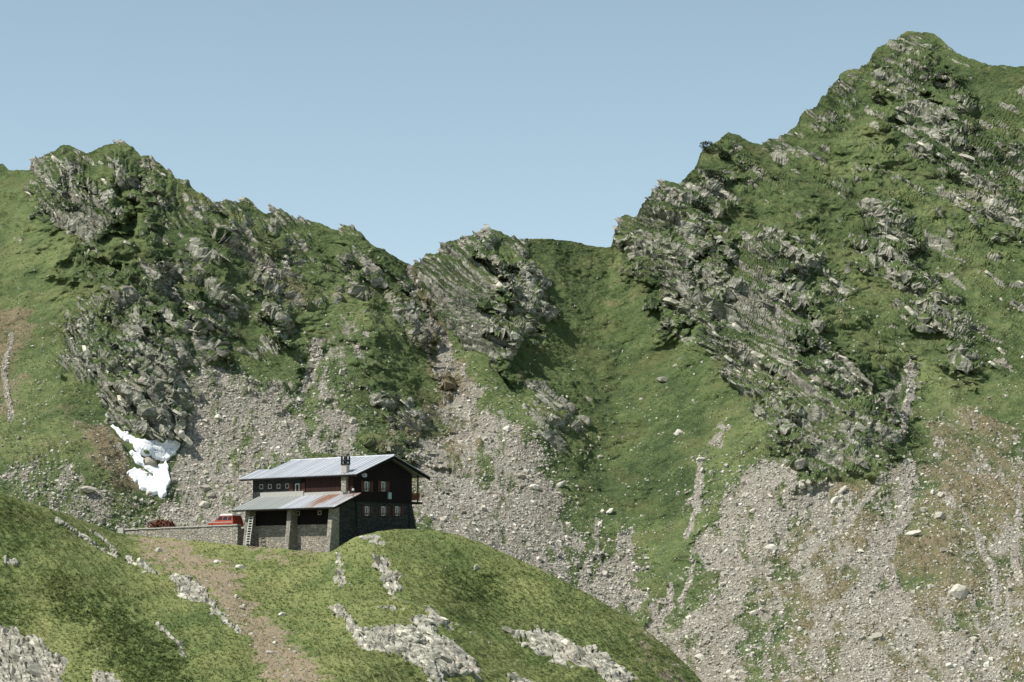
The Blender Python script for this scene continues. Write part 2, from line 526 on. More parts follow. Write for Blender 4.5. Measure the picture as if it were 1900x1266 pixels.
ROCK = chart([(.85, [(55, 310), (118, 268), (170, 290), (190, 350), (210, 400), (198, 455), (170, 468), (120, 425), (75, 405), (52, 360)]),
              (.7, [(195, 285), (228, 263), (265, 290), (322, 330), (315, 380), (270, 405), (250, 360), (208, 345)]),
              (.7, [(265, 370), (330, 345), (395, 385), (370, 445), (300, 435), (260, 425)]),
              (.8, [(380, 375), (470, 368), (560, 408), (600, 420), (560, 440), (450, 440), (400, 420)]),
              (1.0, [(402, 395), (432, 390), (442, 440), (425, 455), (405, 432)]),
              (.47, [(160, 470), (290, 440), (430, 440), (560, 440), (700, 480), (770, 520), (800, 640), (740, 640), (690, 560), (600, 540), (560, 640), (500, 650), (420, 650), (340, 600), (240, 620), (140, 610)]),
              (.9, [(100, 690), (150, 600), (250, 610), (345, 590), (430, 575), (420, 640), (340, 690), (335, 815), (300, 822), (215, 780), (180, 720)]),
              (.9, [(480, 565), (520, 550), (565, 620), (540, 655), (500, 645)]), (.8, [(440, 680), (480, 700), (550, 740), (545, 755), (450, 722)]),
              (.85, [(690, 695), (730, 710), (765, 780), (805, 835), (780, 855), (730, 795), (690, 740)]), (.95, [(640, 535), (690, 560), (685, 575), (650, 572)]),
              (.85, [(740, 490), (770, 510), (805, 590), (806, 645), (780, 625), (745, 560)]), (.9, [(780, 685), (830, 712), (820, 722), (790, 705)]),
              (.8, [(628, 425), (645, 415), (700, 462), (740, 482), (700, 480), (650, 445)]),
              (.95, [(772, 492), (830, 447), (905, 424), (950, 445), (1010, 530), (1024, 590), (960, 655), (925, 672), (880, 650), (830, 605), (800, 565)]),
              (.95, [(972, 690), (1010, 700), (1072, 790), (1040, 842), (1000, 795), (972, 735)]), (.8, [(1050, 695), (1097, 735), (1080, 742), (1055, 722)]),
              (.82, [(1133, 465), (1148, 400), (1225, 335), (1300, 310), (1345, 330), (1340, 420), (1310, 520), (1290, 585), (1240, 608), (1195, 565), (1178, 500), (1160, 475)]),
              (.85, [(1288, 560), (1330, 450), (1390, 410), (1470, 480), (1510, 600), (1570, 680), (1660, 760), (1675, 835), (1530, 875), (1470, 855), (1390, 790), (1340, 700), (1290, 620)]),
              (.85, [(1588, 400), (1650, 385), (1720, 470), (1770, 570), (1830, 690), (1790, 690), (1700, 570), (1640, 505), (1600, 465)]),
              (.7, [(1335, 255), (1385, 255), (1420, 330), (1400, 360), (1360, 310)]), (.85, [(1425, 280), (1480, 300), (1472, 322), (1430, 305)]),
              (.9, [(1515, 330), (1570, 338), (1562, 362), (1520, 350)]), (.7, [(1480, 225), (1556, 135), (1605, 175), (1600, 225), (1530, 220), (1500, 245)]),
              (.68, [(1615, 115), (1690, 60), (1740, 110), (1800, 230), (1900, 300), (1920, 420), (1850, 400), (1790, 330), (1740, 300), (1680, 210), (1635, 160)]),
              (.55, [(1830, 220), (2000, 260), (2000, 460), (1870, 420)]), (.7, [(1460, 352), (1505, 375), (1480, 392)]),
              (.75, [(1510, 480), (1600, 530), (1645, 548), (1560, 520), (1490, 455)]), (.75, [(1700, 415), (1740, 430), (1800, 510), (1760, 500)]),
              (.6, [(1830, 470), (1900, 540), (1960, 620), (1900, 600), (1800, 500)]), (.7, [(1430, 440), (1530, 480), (1600, 560), (1540, 570), (1470, 500)]),
              (.7, [(1740, 340), (1800, 350), (1840, 420), (1790, 400)]), (.6, [(1620, 580), (1690, 620), (1720, 660), (1660, 620)]),
              (.37, [(1340, 300), (1500, 225), (1620, 105), (1700, 58), (1900, 130), (2000, 200), (2000, 720), (1800, 650), (1620, 570), (1430, 430)]), (.34, [(0, 305), (60, 300), (60, 420), (0, 440)]),
              (.6, [(1630, 640), (1670, 680), (1665, 740), (1640, 700)])], 9)
BULGE = blur(ROCK, 26)

SCREE = chart([(1, [(335, 830), (350, 720), (400, 680), (450, 720), (520, 760), (560, 850), (500, 860), (470, 1000), (330, 1000), (300, 910)]),
               (.72, [(330, 690), (430, 680), (520, 740), (640, 770), (700, 800), (690, 850), (500, 860), (340, 830)]),
               (.75, [(800, 640), (860, 680), (900, 740), (980, 800), (1030, 860), (1010, 900), (1040, 990), (1130, 1090), (1150, 1140), (780, 990), (760, 860), (840, 780)]),
               (1, [(850, 740), (940, 770), (1000, 830), (1020, 900), (1060, 1050), (1000, 1080), (780, 980), (790, 880), (900, 900), (930, 860), (870, 810)]),
               (1, [(1340, 905), (1400, 850), (1500, 880), (1545, 920), (1530, 970), (1480, 1010), (1400, 1070), (1370, 1200), (1420, 1300), (1420, 1400), (1300, 1400), (1220, 1190), (1300, 1110)]),
               (.46, [(1480, 1000), (1620, 880), (1690, 850), (1690, 950), (1650, 1050), (1700, 1100), (1820, 980), (2000, 900), (2000, 1400), (1400, 1400), (1400, 1080)]),
               (.30, [(1690, 850), (1760, 740), (1860, 780), (2000, 820), (2000, 1000), (1700, 1000)]),
               (.9, [(1580, 1080), (1700, 1090), (1740, 1180), (1800, 1200), (1850, 1110), (1870, 1250), (1760, 1300), (1560, 1300), (1500, 1200)]),
               (.95, [(1660, 860), (1690, 870), (1680, 950), (1640, 1040), (1590, 1090), (1600, 1040), (1650, 940)]),
               (.9, [(1640, 880), (1560, 990), (1510, 1020), (1560, 940)]),
               (.95, [(1105, 965), (1112, 970), (1098, 1070), (1080, 1090)]), (.95, [(1140, 985), (1150, 990), (1140, 1080), (1105, 1090)]),
               (.97, [(1163, 985), (1168, 990), (1166, 1050), (1196, 1110), (1195, 1150), (1120, 1120), (1130, 1080)]),
               (.9, [(1290, 880), (1310, 850), (1308, 920), (1285, 950)]), (.85, [(1350, 780), (1330, 830), (1310, 830), (1330, 790)]), (.85, [(1275, 945), (1285, 970), (1268, 968)]),
               (.8, [(1275, 1030), (1282, 1060), (1272, 1100)]), (.8, [(1238, 1090), (1250, 1110), (1240, 1150), (1200, 1180)]),
               (.6, [(0, 850), (120, 860), (230, 930), (320, 960), (300, 1010), (100, 960), (0, 930)]),
               (.5, [(560, 640), (640, 600), (690, 650), (650, 720), (600, 760), (540, 720)]), (.5, [(430, 480), (540, 450), (560, 520), (460, 560)]),
               (.65, [(1680, 650), (1690, 740), (1670, 820), (1650, 740)])], 8)
DRY = chart([(.85, [(-200, 560), (20, 560), (70, 620), (40, 720), (0, 800), (-200, 800)]), (1, [(120, 730), (190, 770), (240, 860), (295, 925), (230, 935), (170, 830)]),
             (.9, [(765, 500), (790, 560), (820, 640), (870, 700), (850, 800), (800, 700), (790, 620)]), (.75, [(1520, 880), (1620, 870), (1640, 890), (1530, 1000)]),
             (.6, [(1690, 850), (1760, 740), (1860, 780), (2000, 820), (2000, 1100), (1700, 1060)]), (.45, [(1360, 900), (1540, 900), (1500, 1266), (1260, 1240)]),
             (.62, [(1560, 860), (2000, 900), (2000, 1400), (1420, 1400), (1480, 1000)]), (.5, [(700, 820), (860, 700), (900, 900), (1000, 960), (760, 960)]),
             (.5, [(500, 480), (580, 560), (560, 620), (500, 560)]), (.5, [(1000, 620), (1020, 640), (990, 700), (960, 690)])], 16)
LUSH = chart([(1, [(255, 390), (275, 400), (200, 490), (165, 490)]), (.9, [(0, 330), (50, 320), (60, 420), (150, 500), (60, 700), (0, 560)]), (.75, [(480, 620), (620, 640), (760, 650), (700, 700), (480, 690)]),
              (.9, [(960, 445), (1120, 460), (1060, 560), (1030, 640), (1040, 580), (990, 480)]), (.65, [(1100, 480), (1180, 480), (1250, 620), (1330, 700), (1400, 860), (1250, 1060), (1050, 1000), (1030, 860), (1090, 780), (1040, 640)]),
              (.9, [(1350, 340), (1400, 370), (1560, 420), (1590, 460), (1480, 430), (1380, 390)]), (.8, [(1400, 270), (1500, 240), (1620, 230), (1700, 330), (1800, 420), (1560, 330)]),
              (.8, [(1500, 380), (1590, 360), (1600, 500), (1660, 560), (1640, 640), (1560, 560)]), (.8, [(1660, 640), (1800, 700), (1900, 700), (2000, 780), (1690, 780)]),
              (.7, [(1700, 380), (1900, 480), (1900, 700), (1800, 580)]), (.85, [(0, 690), (110, 700), (200, 850), (0, 850)]), (.8, [(1330, 420), (1370, 430), (1390, 480), (1350, 500)])], 14)


SCREE_SOFT = blur(SCREE, 30)
SNOW = blur(chart([(1, [(198, 780), (236, 803), (270, 820), (326, 816), (336, 828), (324, 856), (314, 880), (316, 905), (312, 926), (280, 922), (256, 916), (230, 880), (250, 868), (240, 850), (226, 822)])], 1), 3)
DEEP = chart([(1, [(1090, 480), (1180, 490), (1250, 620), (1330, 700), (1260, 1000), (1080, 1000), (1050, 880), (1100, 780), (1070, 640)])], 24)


def strata(P, amp, rockw, seed=0, far=True):
    """broken bedding: slabs that run down to the right, in three sizes"""
    X, Y, Z = P[..., 0], P[..., 1], P[..., 2]
    phi = np.radians(41) + .12 * perlin(P, 30, seed + 1)
    s = X * np.sin(phi) + Z * np.cos(phi) + .08 * Y + .35 * perlin(P, 7, seed + 2) + .05 * perlin(P, 1.7, seed + 3)
    t = X * np.cos(phi) - Z * np.sin(phi) + .5 * perlin(P, 3.2, seed + 4)
    out = 0
    for k, (L, B, A) in enumerate(((2.6, 10, 1.15), (1.05, 5.0, .75), (.5, 2.6, .38))):
        a = s / L
        i = np.floor(a).astype(int)
        f = a - i
        b = t / B + hash2(i, i * 3 + 5, seed + k) * 5
        j = np.floor(b).astype(int)
        g = b - j
        saw = np.where(f < .2, f / .2, (1 - f) / .8)
        step = hash2(i, j, seed + 11 + k)
        edge = np.minimum(sstep(0, .08, g), sstep(0, .06, 1 - g))
        out = out + A * ((saw - .5) * (.45 + .8 * hash2(i, j, seed + 21 + k)) + (step - .5) * .9 * edge)
    return out * amp * rockw


# ---- mountain grid
gx = np.concatenate([np.linspace(-540, -64, 90), np.linspace(-60, 1960, 1270), np.linspace(1964, 2460, 90)])
NC, NR, NB = len(gx), 740, 16
ybot = np.minimum(np.interp(gx, _hx, _hy) + 75, 1400)
ybot[gx > 1300] = 1400
ybot = np.convolve(np.pad(ybot, 30, mode='edge'), np.ones(61) / 61, 'valid')
ysky = np.interp(gx, _sx, _sy)
tt = np.linspace(0, 1, NR)[:, None]
_f = np.arange(-700, 2700, 2.0)
_y = np.interp(_f, _sx, _sy)
_y = np.max([np.roll(_y, k) for k in range(-16, 17)], axis=0)
ysm = np.interp(gx, _f, np.convolve(np.pad(_y, 20, mode='edge'), np.ones(41) / 41, 'valid')) + 14   # an even line just under the toothed crest
TB = .93
GY = np.where(tt < TB, ybot[None] + (ysm - ybot)[None] * tt / TB, ysm[None] + (ysky - ysm)[None] * (tt - TB) / (1 - TB))
GX = np.broadcast_to(gx[None], GY.shape)
D0 = mount_d(GX, GY)
P0 = pts(GX, GY, D0)
wx = 13 * nz(fbm(P0, 8, 4, 40, .6))
wy = 13 * nz(fbm(P0, 8, 4, 50, .6))
fade = .25 + .75 * sstep(0, 60, GY - ysky[None])
rel = 0
for line, wl_, wr_, h in RELIEF:
    dl, sd = dist_line(line, GX + wx * 1.2, GY + wy * 1.2)
    w = np.where(sd > 0, wl_, wr_)
    p = np.clip(1 - dl / w, 0, 1)
    rel = rel + h * p * np.sqrt(p)
rel = rel + .7 * look(BULGE, GX, GY)
P0 = pts(GX, GY, D0 - rel * fade)
N0 = grid_normals(P0)
rock = look(ROCK, GX + wx, GY + wy)
scree = look(SCREE, GX + wx, GY + wy)
dry = look(DRY, GX + wx, GY + wy)
lush = look(LUSH, GX + wx, GY + wy)
n12, n5 = fbm(P0, 13, 2, 1), fbm(P0, 4.5, 3, 2)
rough = nz(fbm(P0, 3.0, 3, 7)) * .3
m12, m5 = nz(n12), nz(n5)
_c, _s = math.cos(math.radians(41)), math.sin(math.radians(41))
PA = np.stack([P0[..., 0] * _c - P0[..., 2] * _s, P0[..., 1], P0[..., 0] * _s + P0[..., 2] * _c + .6 * rough], -1)
an = nz(fbm(PA, (15, 13, 1.5), 3, 70, .6))
scn = nz(fbm(P0, (2.4, 10, 10), 4, 81, .65))
scree = np.clip(sstep(.14, .92, scree * .80 + (.20 * scn + .10 * nz(fbm(P0, (.9, 2.5, 2.5), 3, 85))) * sstep(.02, .2, scree)), 0, 1)
RUNNELS = [([(1110, 962), (1100, 1030), (1085, 1095)], 3, 9), ([(1149, 985), (1140, 1050), (1112, 1110)], 3, 10), ([(1167, 980), (1161, 1050), (1150, 1110)], 3, 14),
           ([(1300, 850), (1296, 900), (1290, 945)], 3, 9), ([(1284, 950), (1275, 992)], 2, 7), ([(1284, 1030), (1278, 1075), (1260, 1115)], 3, 5), ([(1243, 1085), (1240, 1130), (1210, 1175)], 4, 9),
           ([(1692, 865), (1680, 930), (1655, 1010), (1625, 1060), (1590, 1110)], 8, 16), ([(1645, 880), (1590, 950), (1530, 1005), (1480, 1040)], 4, 10), ([(1871, 1075), (1872, 1150), (1868, 1210)], 3, 9),
           ([(1812, 990), (1845, 1060), (1850, 1130)], 6, 8), ([(1800, 1190), (1765, 1270)], 5, 7), ([(20, 620), (10, 700), (18, 780)], 5, 5), ([(620, 750), (640, 790), (652, 845)], 4, 4), ([(1672, 650), (1690, 720), (1672, 810)], 5, 7),
           ([(1890, 900), (1880, 1000), (1890, 1080)], 4, 8)]
for line, w0, w1 in RUNNELS:
    m_ = (GX > min(q[0] for q in line) - 40) & (GX < max(q[0] for q in line) + 40) & (GY > line[0][1] - 10) & (GY < line[-1][1] + 12)
    xx_, yy_ = GX[m_] + .25 * wx[m_], GY[m_]
    dl, _sd = dist_line(line, xx_, yy_)
    wd = w0 + (w1 - w0) * (yy_ - line[0][1]) / (line[-1][1] - line[0][1])
    scree[m_] = np.maximum(scree[m_], sstep(1.25, .75, dl / wd + .12 * scn[m_]))
rin = sstep(.02, .25, rock)
smooth_ = np.clip(np.maximum(lush, sstep(.2, .6, scree)), 0, 1)
zone = np.clip(rock * 1.15 + .15 * m5 * rin, 0, 1)
rz = sstep(.34, .66, rock * .51 + (.24 * an + .11 * m5) * rin) + .8 * sstep(1.5, 2.2, an + .5 * m12) * (1 - smooth_) * (1 - rin)
rz = np.clip(rz, 0, 1)
disp = fade * (.9 * n12 + .7 * n5 * (1 - .6 * zone)) * (1 - .5 * scree)
hum = fbm(P0, (1.9, 1.9, .9), 3, 9)
hum2 = fbm(P0, (.8, .8, .45), 3, 14, .6)
disp = disp + ((.26 + .14 * sstep(650, 350, GY) * (GX > 1130)) * hum * (1 - .6 * lush) * (1 - zone) + .20 * hum2 * (1 - .4 * lush) * (1 - .7 * zone)) * (1 - .6 * scree)
ter = strata(P0, 1.0, 1.0, 2)
amp = np.maximum(.22 * (1 - smooth_) * (.6 + .2 * m12), sstep(.1, .8, zone) * (.72 + .36 * rz))
disp = disp + ter * amp * (.35 + .65 * fade)
disp = disp + sstep(.25, .8, zone) * (.4 * fbm(PA, (12, 5, 3), 3, 30, .5, True) * fade + .2 * fbm(PA, (3, 1.2, .6), 2, 33, .5, True))
disp = disp + .10 * scree * fbm(P0, .55, 2, 20)
calm = sstep(.1, .5, look(SNOW, GX, GY))
disp = disp * (1 - .85 * calm)
rz, zone, scree = rz * (1 - calm), zone * (1 - calm), scree * (1 - .7 * calm)
P1 = P0 + N0 * disp[..., None]
N1 = grid_normals(P1)
# grass holds on where the rock is not too steep
steep = 1 - N1[..., 2]
R = rz * (.30 + .82 * sstep(.30, .62, steep + .15 * rough)) + .55 * sstep(.50, .75, steep) * (1 - smooth_) * (zone + .3)
chute = sstep(1.2, .7, dist_line([(768, 498), (790, 560), (815, 640), (845, 720), (865, 800)], GX + .4 * wx, GY)[0] / np.interp(GY, [490, 640, 800], [12, 24, 45]))
R = np.clip(R, 0, 1) * (1 - .8 * scree) * (1 - .9 * chute)
dry = np.maximum(dry, .7 * chute)
scree = np.maximum(scree, .75 * chute * sstep(-.9, .5, scn))
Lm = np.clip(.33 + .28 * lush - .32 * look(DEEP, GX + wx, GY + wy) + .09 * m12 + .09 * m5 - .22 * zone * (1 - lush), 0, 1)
cover = np.stack([R, np.clip(scree, 0, 1), np.clip(dry + .10 * m12 + .10 * m5 - .05, 0, 1), Lm], -1)
# the far side falls away behind the ridge
back, bcov = [], []
for k in range(1, NB + 1):
    dist_ = .4 * k ** 1.7
    q = P1[-1] + np.stack([np.zeros(NC), np.full(NC, dist_), np.full(NC, -.75 * dist_ - .15 * min(k, 3))], -1)
    q[:, 2] += .25 * perlin(q, 2.0, 60)
    back.append(q)
    bcov.append(cover[-1])
PM = np.concatenate([P1, np.stack(back)], 0)
CM = np.concatenate([cover, np.stack(bcov)], 0)


def patch(name, P, C, facemask, m, smooth=False):
    nr, nc = P.shape[:2]
    idx = np.arange(nr * nc).reshape(nr, nc)
    q = np.stack([idx[:-1, :-1], idx[:-1, 1:], idx[1:, 1:], idx[1:, :-1]], -1)[facemask]
    used, inv = np.unique(q, return_inverse=True)
    o = np_mesh(name, P.reshape(-1, 3)[used], quads=inv.reshape(-1, 4), m=m, smooth=smooth,
                attrs={'cover': ('FLOAT_COLOR', C.reshape(-1, 4)[used])})
    o['kind'] = 'structure'
    return o


yy = np.concatenate([GY, np.repeat(GY[-1:], NB, 0)], 0)
xx = np.broadcast_to(gx[None], yy.shape)
fx, fy = xx[:-1, :-1], yy[:-1, :-1]
seam1 = np.interp(fy, [480, 560, 640, 700, 800, 1100], [770, 793, 815, 845, 850, 850])
seam2 = np.interp(fy, [440, 470, 600, 700, 850, 1000, 1400], [1133, 1140, 1180, 1210, 1200, 1170, 1170])
patch('rocky_ridge', PM, CM, fx < seam1, M_FAR)
patch('saddle_slope', PM, CM, (fx >= seam1) & (fx < seam2), M_FAR)
patch('mountain_peak', PM, CM, fx >= seam2, M_FAR)


def mount_at(x, y):
    """surface point, normal and chart masks of the mountain at photo pixels"""
    x = np.asarray(x, float)
    c = np.clip(np.searchsorted(gx, x), 0, NC - 1)
    y = np.asarray(y, float)
    t = np.where(y > ysm[c], TB * (y - ybot[c]) / (ysm[c] - ybot[c]), TB + (1 - TB) * (y - ysm[c]) / (ysky[c] - ysm[c]))
    r = np.clip(np.round(t * (NR - 1)).astype(int), 0, NR - 1)
    return r, c, t


# ------------------------------------------------------------------ the near hill: left shoulder, dirt gully and hut knoll
hill_d = tps([(-520, 770, 250), (-520, 1266, 216), (-520, 1450, 202), (-520, 1000, 234), (-200, 850, 258), (0, 915, 263), (100, 948, 267), (215, 988, 277), (235, 992, 279), (330, 1001, 274.3), (450, 1012, 268.6), (530, 1019, 264), (606, 1026, 259.3),
              (640, 1008, 256.5), (700, 986, 257), (775, 981, 260), (850, 993, 258), (950, 1033, 255), (1050, 1080, 252), (1150, 1137, 249), (1250, 1211, 246), (1300, 1262, 244), (1340, 1312, 243), (1440, 1450, 239),
              (-200, 1266, 222), (0, 1266, 225), (150, 1266, 222), (300, 1266, 218), (450, 1266, 214), (600, 1266, 211), (750, 1266, 214), (900, 1266, 222), (1050, 1266, 228), (1200, 1266, 236),
              (-200, 1450, 205), (0, 1450, 204), (300, 1450, 198), (600, 1450, 190), (900, 1450, 202), (1200, 1450, 219),
              (300, 1130, 240), (150, 1100, 243), (0, 1090, 243), (420, 1100, 246), (200, 1040, 258), (330, 1050, 262), (450, 1050, 261), (540, 1100, 247), (520, 1180, 230), (600, 1150, 236),
              (700, 1100, 239), (800, 1100, 241), (660, 1050, 247), (700, 1200, 222), (820, 1220, 222), (900, 1150, 239), (1000, 1180, 238), (780, 1030, 251)])
HR = [(1, [(662, 993), (715, 992), (712, 1003), (690, 1006), (668, 1003)]), (.9, [(690, 1028), (722, 1035), (748, 1098), (725, 1108), (700, 1060)]), (.9, [(622, 1040), (640, 1040), (640, 1085), (620, 1085)]),
      (.95, [(616, 1112), (640, 1140), (665, 1165), (700, 1200), (690, 1210), (650, 1180), (618, 1135)]), (.9, [(760, 1140), (800, 1135), (858, 1160), (840, 1168), (780, 1160)]),
      (1, [(660, 1165), (700, 1160), (760, 1160), (800, 1165), (850, 1200), (895, 1245), (850, 1262), (800, 1255), (760, 1228), (720, 1210), (680, 1190)]),
      (1, [(925, 1162), (1000, 1162), (1060, 1185), (1100, 1205), (1150, 1230), (1195, 1262), (1140, 1275), (1090, 1240), (1040, 1225), (990, 1200), (950, 1180)]),
      (1, [(-200, 1160), (-20, 1150), (40, 1175), (80, 1200), (125, 1228), (110, 1262), (140, 1310), (-20, 1300), (-200, 1290)]), (.9, [(165, 1245), (205, 1240), (225, 1275), (180, 1290)]),
      (.95, [(104, 962), (125, 970), (170, 1000), (215, 1026), (205, 1030), (150, 1000)]), (.95, [(318, 1070), (345, 1072), (365, 1095), (400, 1130), (440, 1165), (430, 1172), (370, 1120), (330, 1100)]),
      (.8, [(240, 1035), (290, 1062), (280, 1066), (235, 1045)]), (.85, [(940, 1255), (980, 1255), (1000, 1280), (950, 1290)]), (.8, [(0, 1025), (35, 1040), (45, 1060), (0, 1045)]), (.7, [(795, 1080), (815, 1110), (800, 1108)]),
      (.7, [(815, 1005), (845, 1015), (838, 1022)]), (.55, [(680, 1120), (760, 1120), (760, 1135), (700, 1140)])]
HROCK = chart(HR, 4)
HDIRT = chart([(1, [(228, 990), (330, 1002), (400, 1030), (445, 1050), (450, 1100), (490, 1140), (540, 1180), (600, 1266), (680, 1400), (560, 1400), (500, 1250), (430, 1150), (355, 1070), (250, 1012)]), (.7, [(440, 1012), (610, 1026), (600, 1042), (500, 1045), (440, 1050)]),
               (.8, [(520, 1020), (612, 1024), (600, 1045), (540, 1050)]), (.6, [(1150, 1150), (1300, 1265), (1290, 1300), (1150, 1190)])], 12)
HGREENER = chart([(1, [(330, 1004), (440, 1012), (470, 1030), (430, 1050), (360, 1030)]), (1, [(480, 1060), (610, 1040), (640, 1160), (700, 1266), (660, 1266), (560, 1160), (480, 1110)])], 12)
HEATH = chart([(1, [(80, 1070), (200, 1095), (260, 1150), (340, 1220), (380, 1290), (260, 1290), (170, 1190), (80, 1110)]), (.7, [(0, 930), (60, 945), (70, 975), (0, 975)]), (.8, [(800, 1070), (900, 1080), (960, 1110), (900, 1120), (800, 1110)]),
               (.7, [(0, 1090), (90, 1160), (60, 1180), (-50, 1150)])], 18)
hx = np.concatenate([np.linspace(-500, -64, 90), np.linspace(-60, 1440, 950)])
HC, HN, HB = len(hx), 330, 14
htop = np.interp(hx, _hx, _hy)
th = np.linspace(0, 1, HN)[:, None]
HY = 1450 + (htop - 1450)[None] * th
HX = np.broadcast_to(hx[None], HY.shape)
Q0 = pts(HX, HY, hill_d(HX, HY))
M0 = grid_normals(Q0)
hfade = .12 + .88 * sstep(0, 40, HY - htop[None])
hwx, hwy = 5 * nz(fbm(Q0, 3, 3, 41)), 5 * nz(fbm(Q0, 3, 3, 51))
hrock = look(HROCK, HX + hwx, HY + hwy)
for line, w0 in (([(104, 963), (150, 995), (214, 1029)], 5), ([(168, 984), (196, 1004), (218, 1024)], 2.5), ([(320, 1072), (350, 1080), (374, 1102)], 9), ([(370, 1098), (405, 1135), (442, 1170)], 5), ([(236, 1038), (292, 1066)], 3.5), ([(290, 1155), (330, 1190), (345, 1215)], 3)):
    hrock = np.maximum(hrock, sstep(1.3, .6, dist_line(line, HX + .3 * hwx, HY + .3 * hwy)[0] / w0))
hdirt = look(HDIRT, HX + 2 * hwx, HY + 2 * hwy)
hgreen = look(HGREENER, HX + 2 * hwx, HY + 2 * hwy)
heath = look(HEATH, HX + 2 * hwx, HY + 2 * hwy)
hdirt = np.clip(hdirt * .95 - .8 * hgreen + .16 * nz(fbm(Q0, (1.2, 2, 2), 4, 66)) * sstep(.05, .4, hdirt), 0, 1)
hn = fbm(Q0, 7, 3, 3)
hr = nz(fbm(Q0, 1.1, 3, 8)) * .3
hm = nz(hn)
hdisp = hfade * (.45 * hn) + (.26 * fbm(Q0, (1.9, 1.5, .6), 3, 10) + .11 * fbm(Q0, .5, 2, 13)) * (.3 + .7 * hfade)
hdisp = hdisp + .16 * hfade * fbm(np.stack([HX * .045 + HY * .06, HX * -.05 + HY * .045, 0 * HX], -1), (3.2, .55, 1), 3, 88) * (1 - hdirt)
hdisp = hdisp + heath * (.55 * fbm(Q0, 1.3, 3, 15) + .12 * fbm(Q0, .4, 2, 16))
hdisp = hdisp + sstep(.3, .8, hrock) * (.12 + strata(Q0, .30, 1, 5) + .15 * fbm(Q0, 2.0, 4, 31, .55, True)) * (.3 + .7 * hfade)
hs_ = Q0[..., 0] * .75 + Q0[..., 2] * .66 + .35 * perlin(Q0, 1.5, 63)
ht_ = Q0[..., 0] * .66 - Q0[..., 2] * .75 + .5 * Q0[..., 1] + .35 * perlin(Q0, 1.5, 64)
crk = np.minimum(cracks(hs_ / .75, ht_ / 1.5, 3), cracks(hs_ / 1.9 + 7, ht_ / 3.1, 4) * 1.6)
hdisp = hdisp - sstep(.3, .7, hrock) * .34 * sstep(.22, .02, crk) * (.3 + .7 * hfade)
hdisp = hdisp + .12 * hdirt * fbm(Q0, .6, 3, 22)
Q1 = Q0 + M0 * hdisp[..., None]
M1 = grid_normals(Q1)
hR = np.clip(sstep(.30, .6, hrock + .3 * hr - .15 * sstep(.2, .05, crk)), 0, 1)
hL = np.clip(.52 + .12 * hm - .36 * heath + .18 * hgreen + .1 * hr, 0, 1)
hcov = np.stack([hR, .45 * hdirt * sstep(-.1, .5, hr), np.clip(hdirt * 1.05 + .2 * heath + .18 * hn, 0, 1), hL], -1)
back, bcov = [], []
for k in range(1, HB + 1):
    run = .5 * k ** 1.55
    drop = np.where(hx < 625, .03 * run + .5 * np.maximum(0, run - 22), .10 * run + .45 * np.maximum(0, run - 8))
    back.append(Q1[-1] + np.stack([np.zeros(HC), np.full(HC, run), -drop], -1))
    bcov.append(hcov[-1])
QM = np.concatenate([Q1, np.stack(back)], 0)
HCM = np.concatenate([hcov, np.stack(bcov)], 0)
patch('grassy_hill', QM, HCM, np.ones((HN + HB - 1, HC - 1), bool), M_NEAR)


def hill_at(x, y):
    x = np.asarray(x, float)
    c = np.clip(np.searchsorted(hx, x), 0, HC - 1)
    t = (np.asarray(y, float) - 1450) / (htop[c] - 1450)
    return np.clip(np.round(t * (HN - 1)).astype(int), 0, HN - 1), c, t


# the low ground under everything, out to the horizon
gv = np.array([(-2500, -300, -40), (2500, -300, -40), (2500, 3500, -40), (-2500, 3500, -40)], float)
gr = np_mesh('ground', gv, quads=[(0, 1, 2, 3)], m=M_NEAR, attrs={'cover': ('FLOAT_COLOR', np.tile([0, 0, .2, .5], (4, 1)))})
gr['kind'] = 'structure'


# ------------------------------------------------------------------ loose rock: many-sided slabs
def prisms(C, ax, ay, az, la, lb, lc, rng, sides=6, taper=.75):
    """irregular polygonal slabs: centres C, axes ax/ay/az (n,3), half sizes la/lb/lc"""
    n = len(C)
    ang = (np.arange(sides)[None] + rng.uniform(-.32, .32, (n, sides))) / sides * 2 * np.pi
    rad = rng.uniform(.65, 1.1, (n, sides))
    ring = np.stack([np.cos(ang) * rad, np.sin(ang) * rad], -1)
    V = []
    for s in (-1, 1):
        k = 1 if s < 0 else taper + rng.uniform(-.2, .15, (n, 1))
        tilt = rng.uniform(-.3, .3, (n, 2, 1))
        u, v = ring[..., 0] * k, ring[..., 1] * k
        w = s + tilt[:, 0] * u + tilt[:, 1] * v + rng.uniform(-.12, .12, (n, sides))
        V.append(C[:, None] + ax[:, None] * (u * la[:, None])[..., None] + ay[:, None] * (v * lb[:, None])[..., None] + az[:, None] * (w * lc[:, None])[..., None])
    V = np.concatenate(V, 1)
    k = np.arange(sides)
    side = np.stack([k, (k + 1) % sides, (k + 1) % sides + sides, k + sides], -1)
    fan = np.array([(0, i + 1, i) for i in range(1, sides - 1)])
    fan2 = np.array([(sides, sides + i, sides + i + 1) for i in range(1, sides - 1)])
    off = (np.arange(n) * 2 * sides)[:, None, None]
    q = (side[None] + off).reshape(-1, 4)
    t = (np.concatenate([fan, fan2])[None] + off).reshape(-1, 3)
    return V.reshape(-1, 3), q, t, 2 * sides


def frame(N, L):
    """orthonormal axes with az = N and ax along L"""
    N = N / np.linalg.norm(N, axis=1, keepdims=True)
    A = L - N * (L * N).sum(1, keepdims=True)
    A /= np.linalg.norm(A, axis=1, keepdims=True) + 1e-9
    return A, np.cross(N, A), N


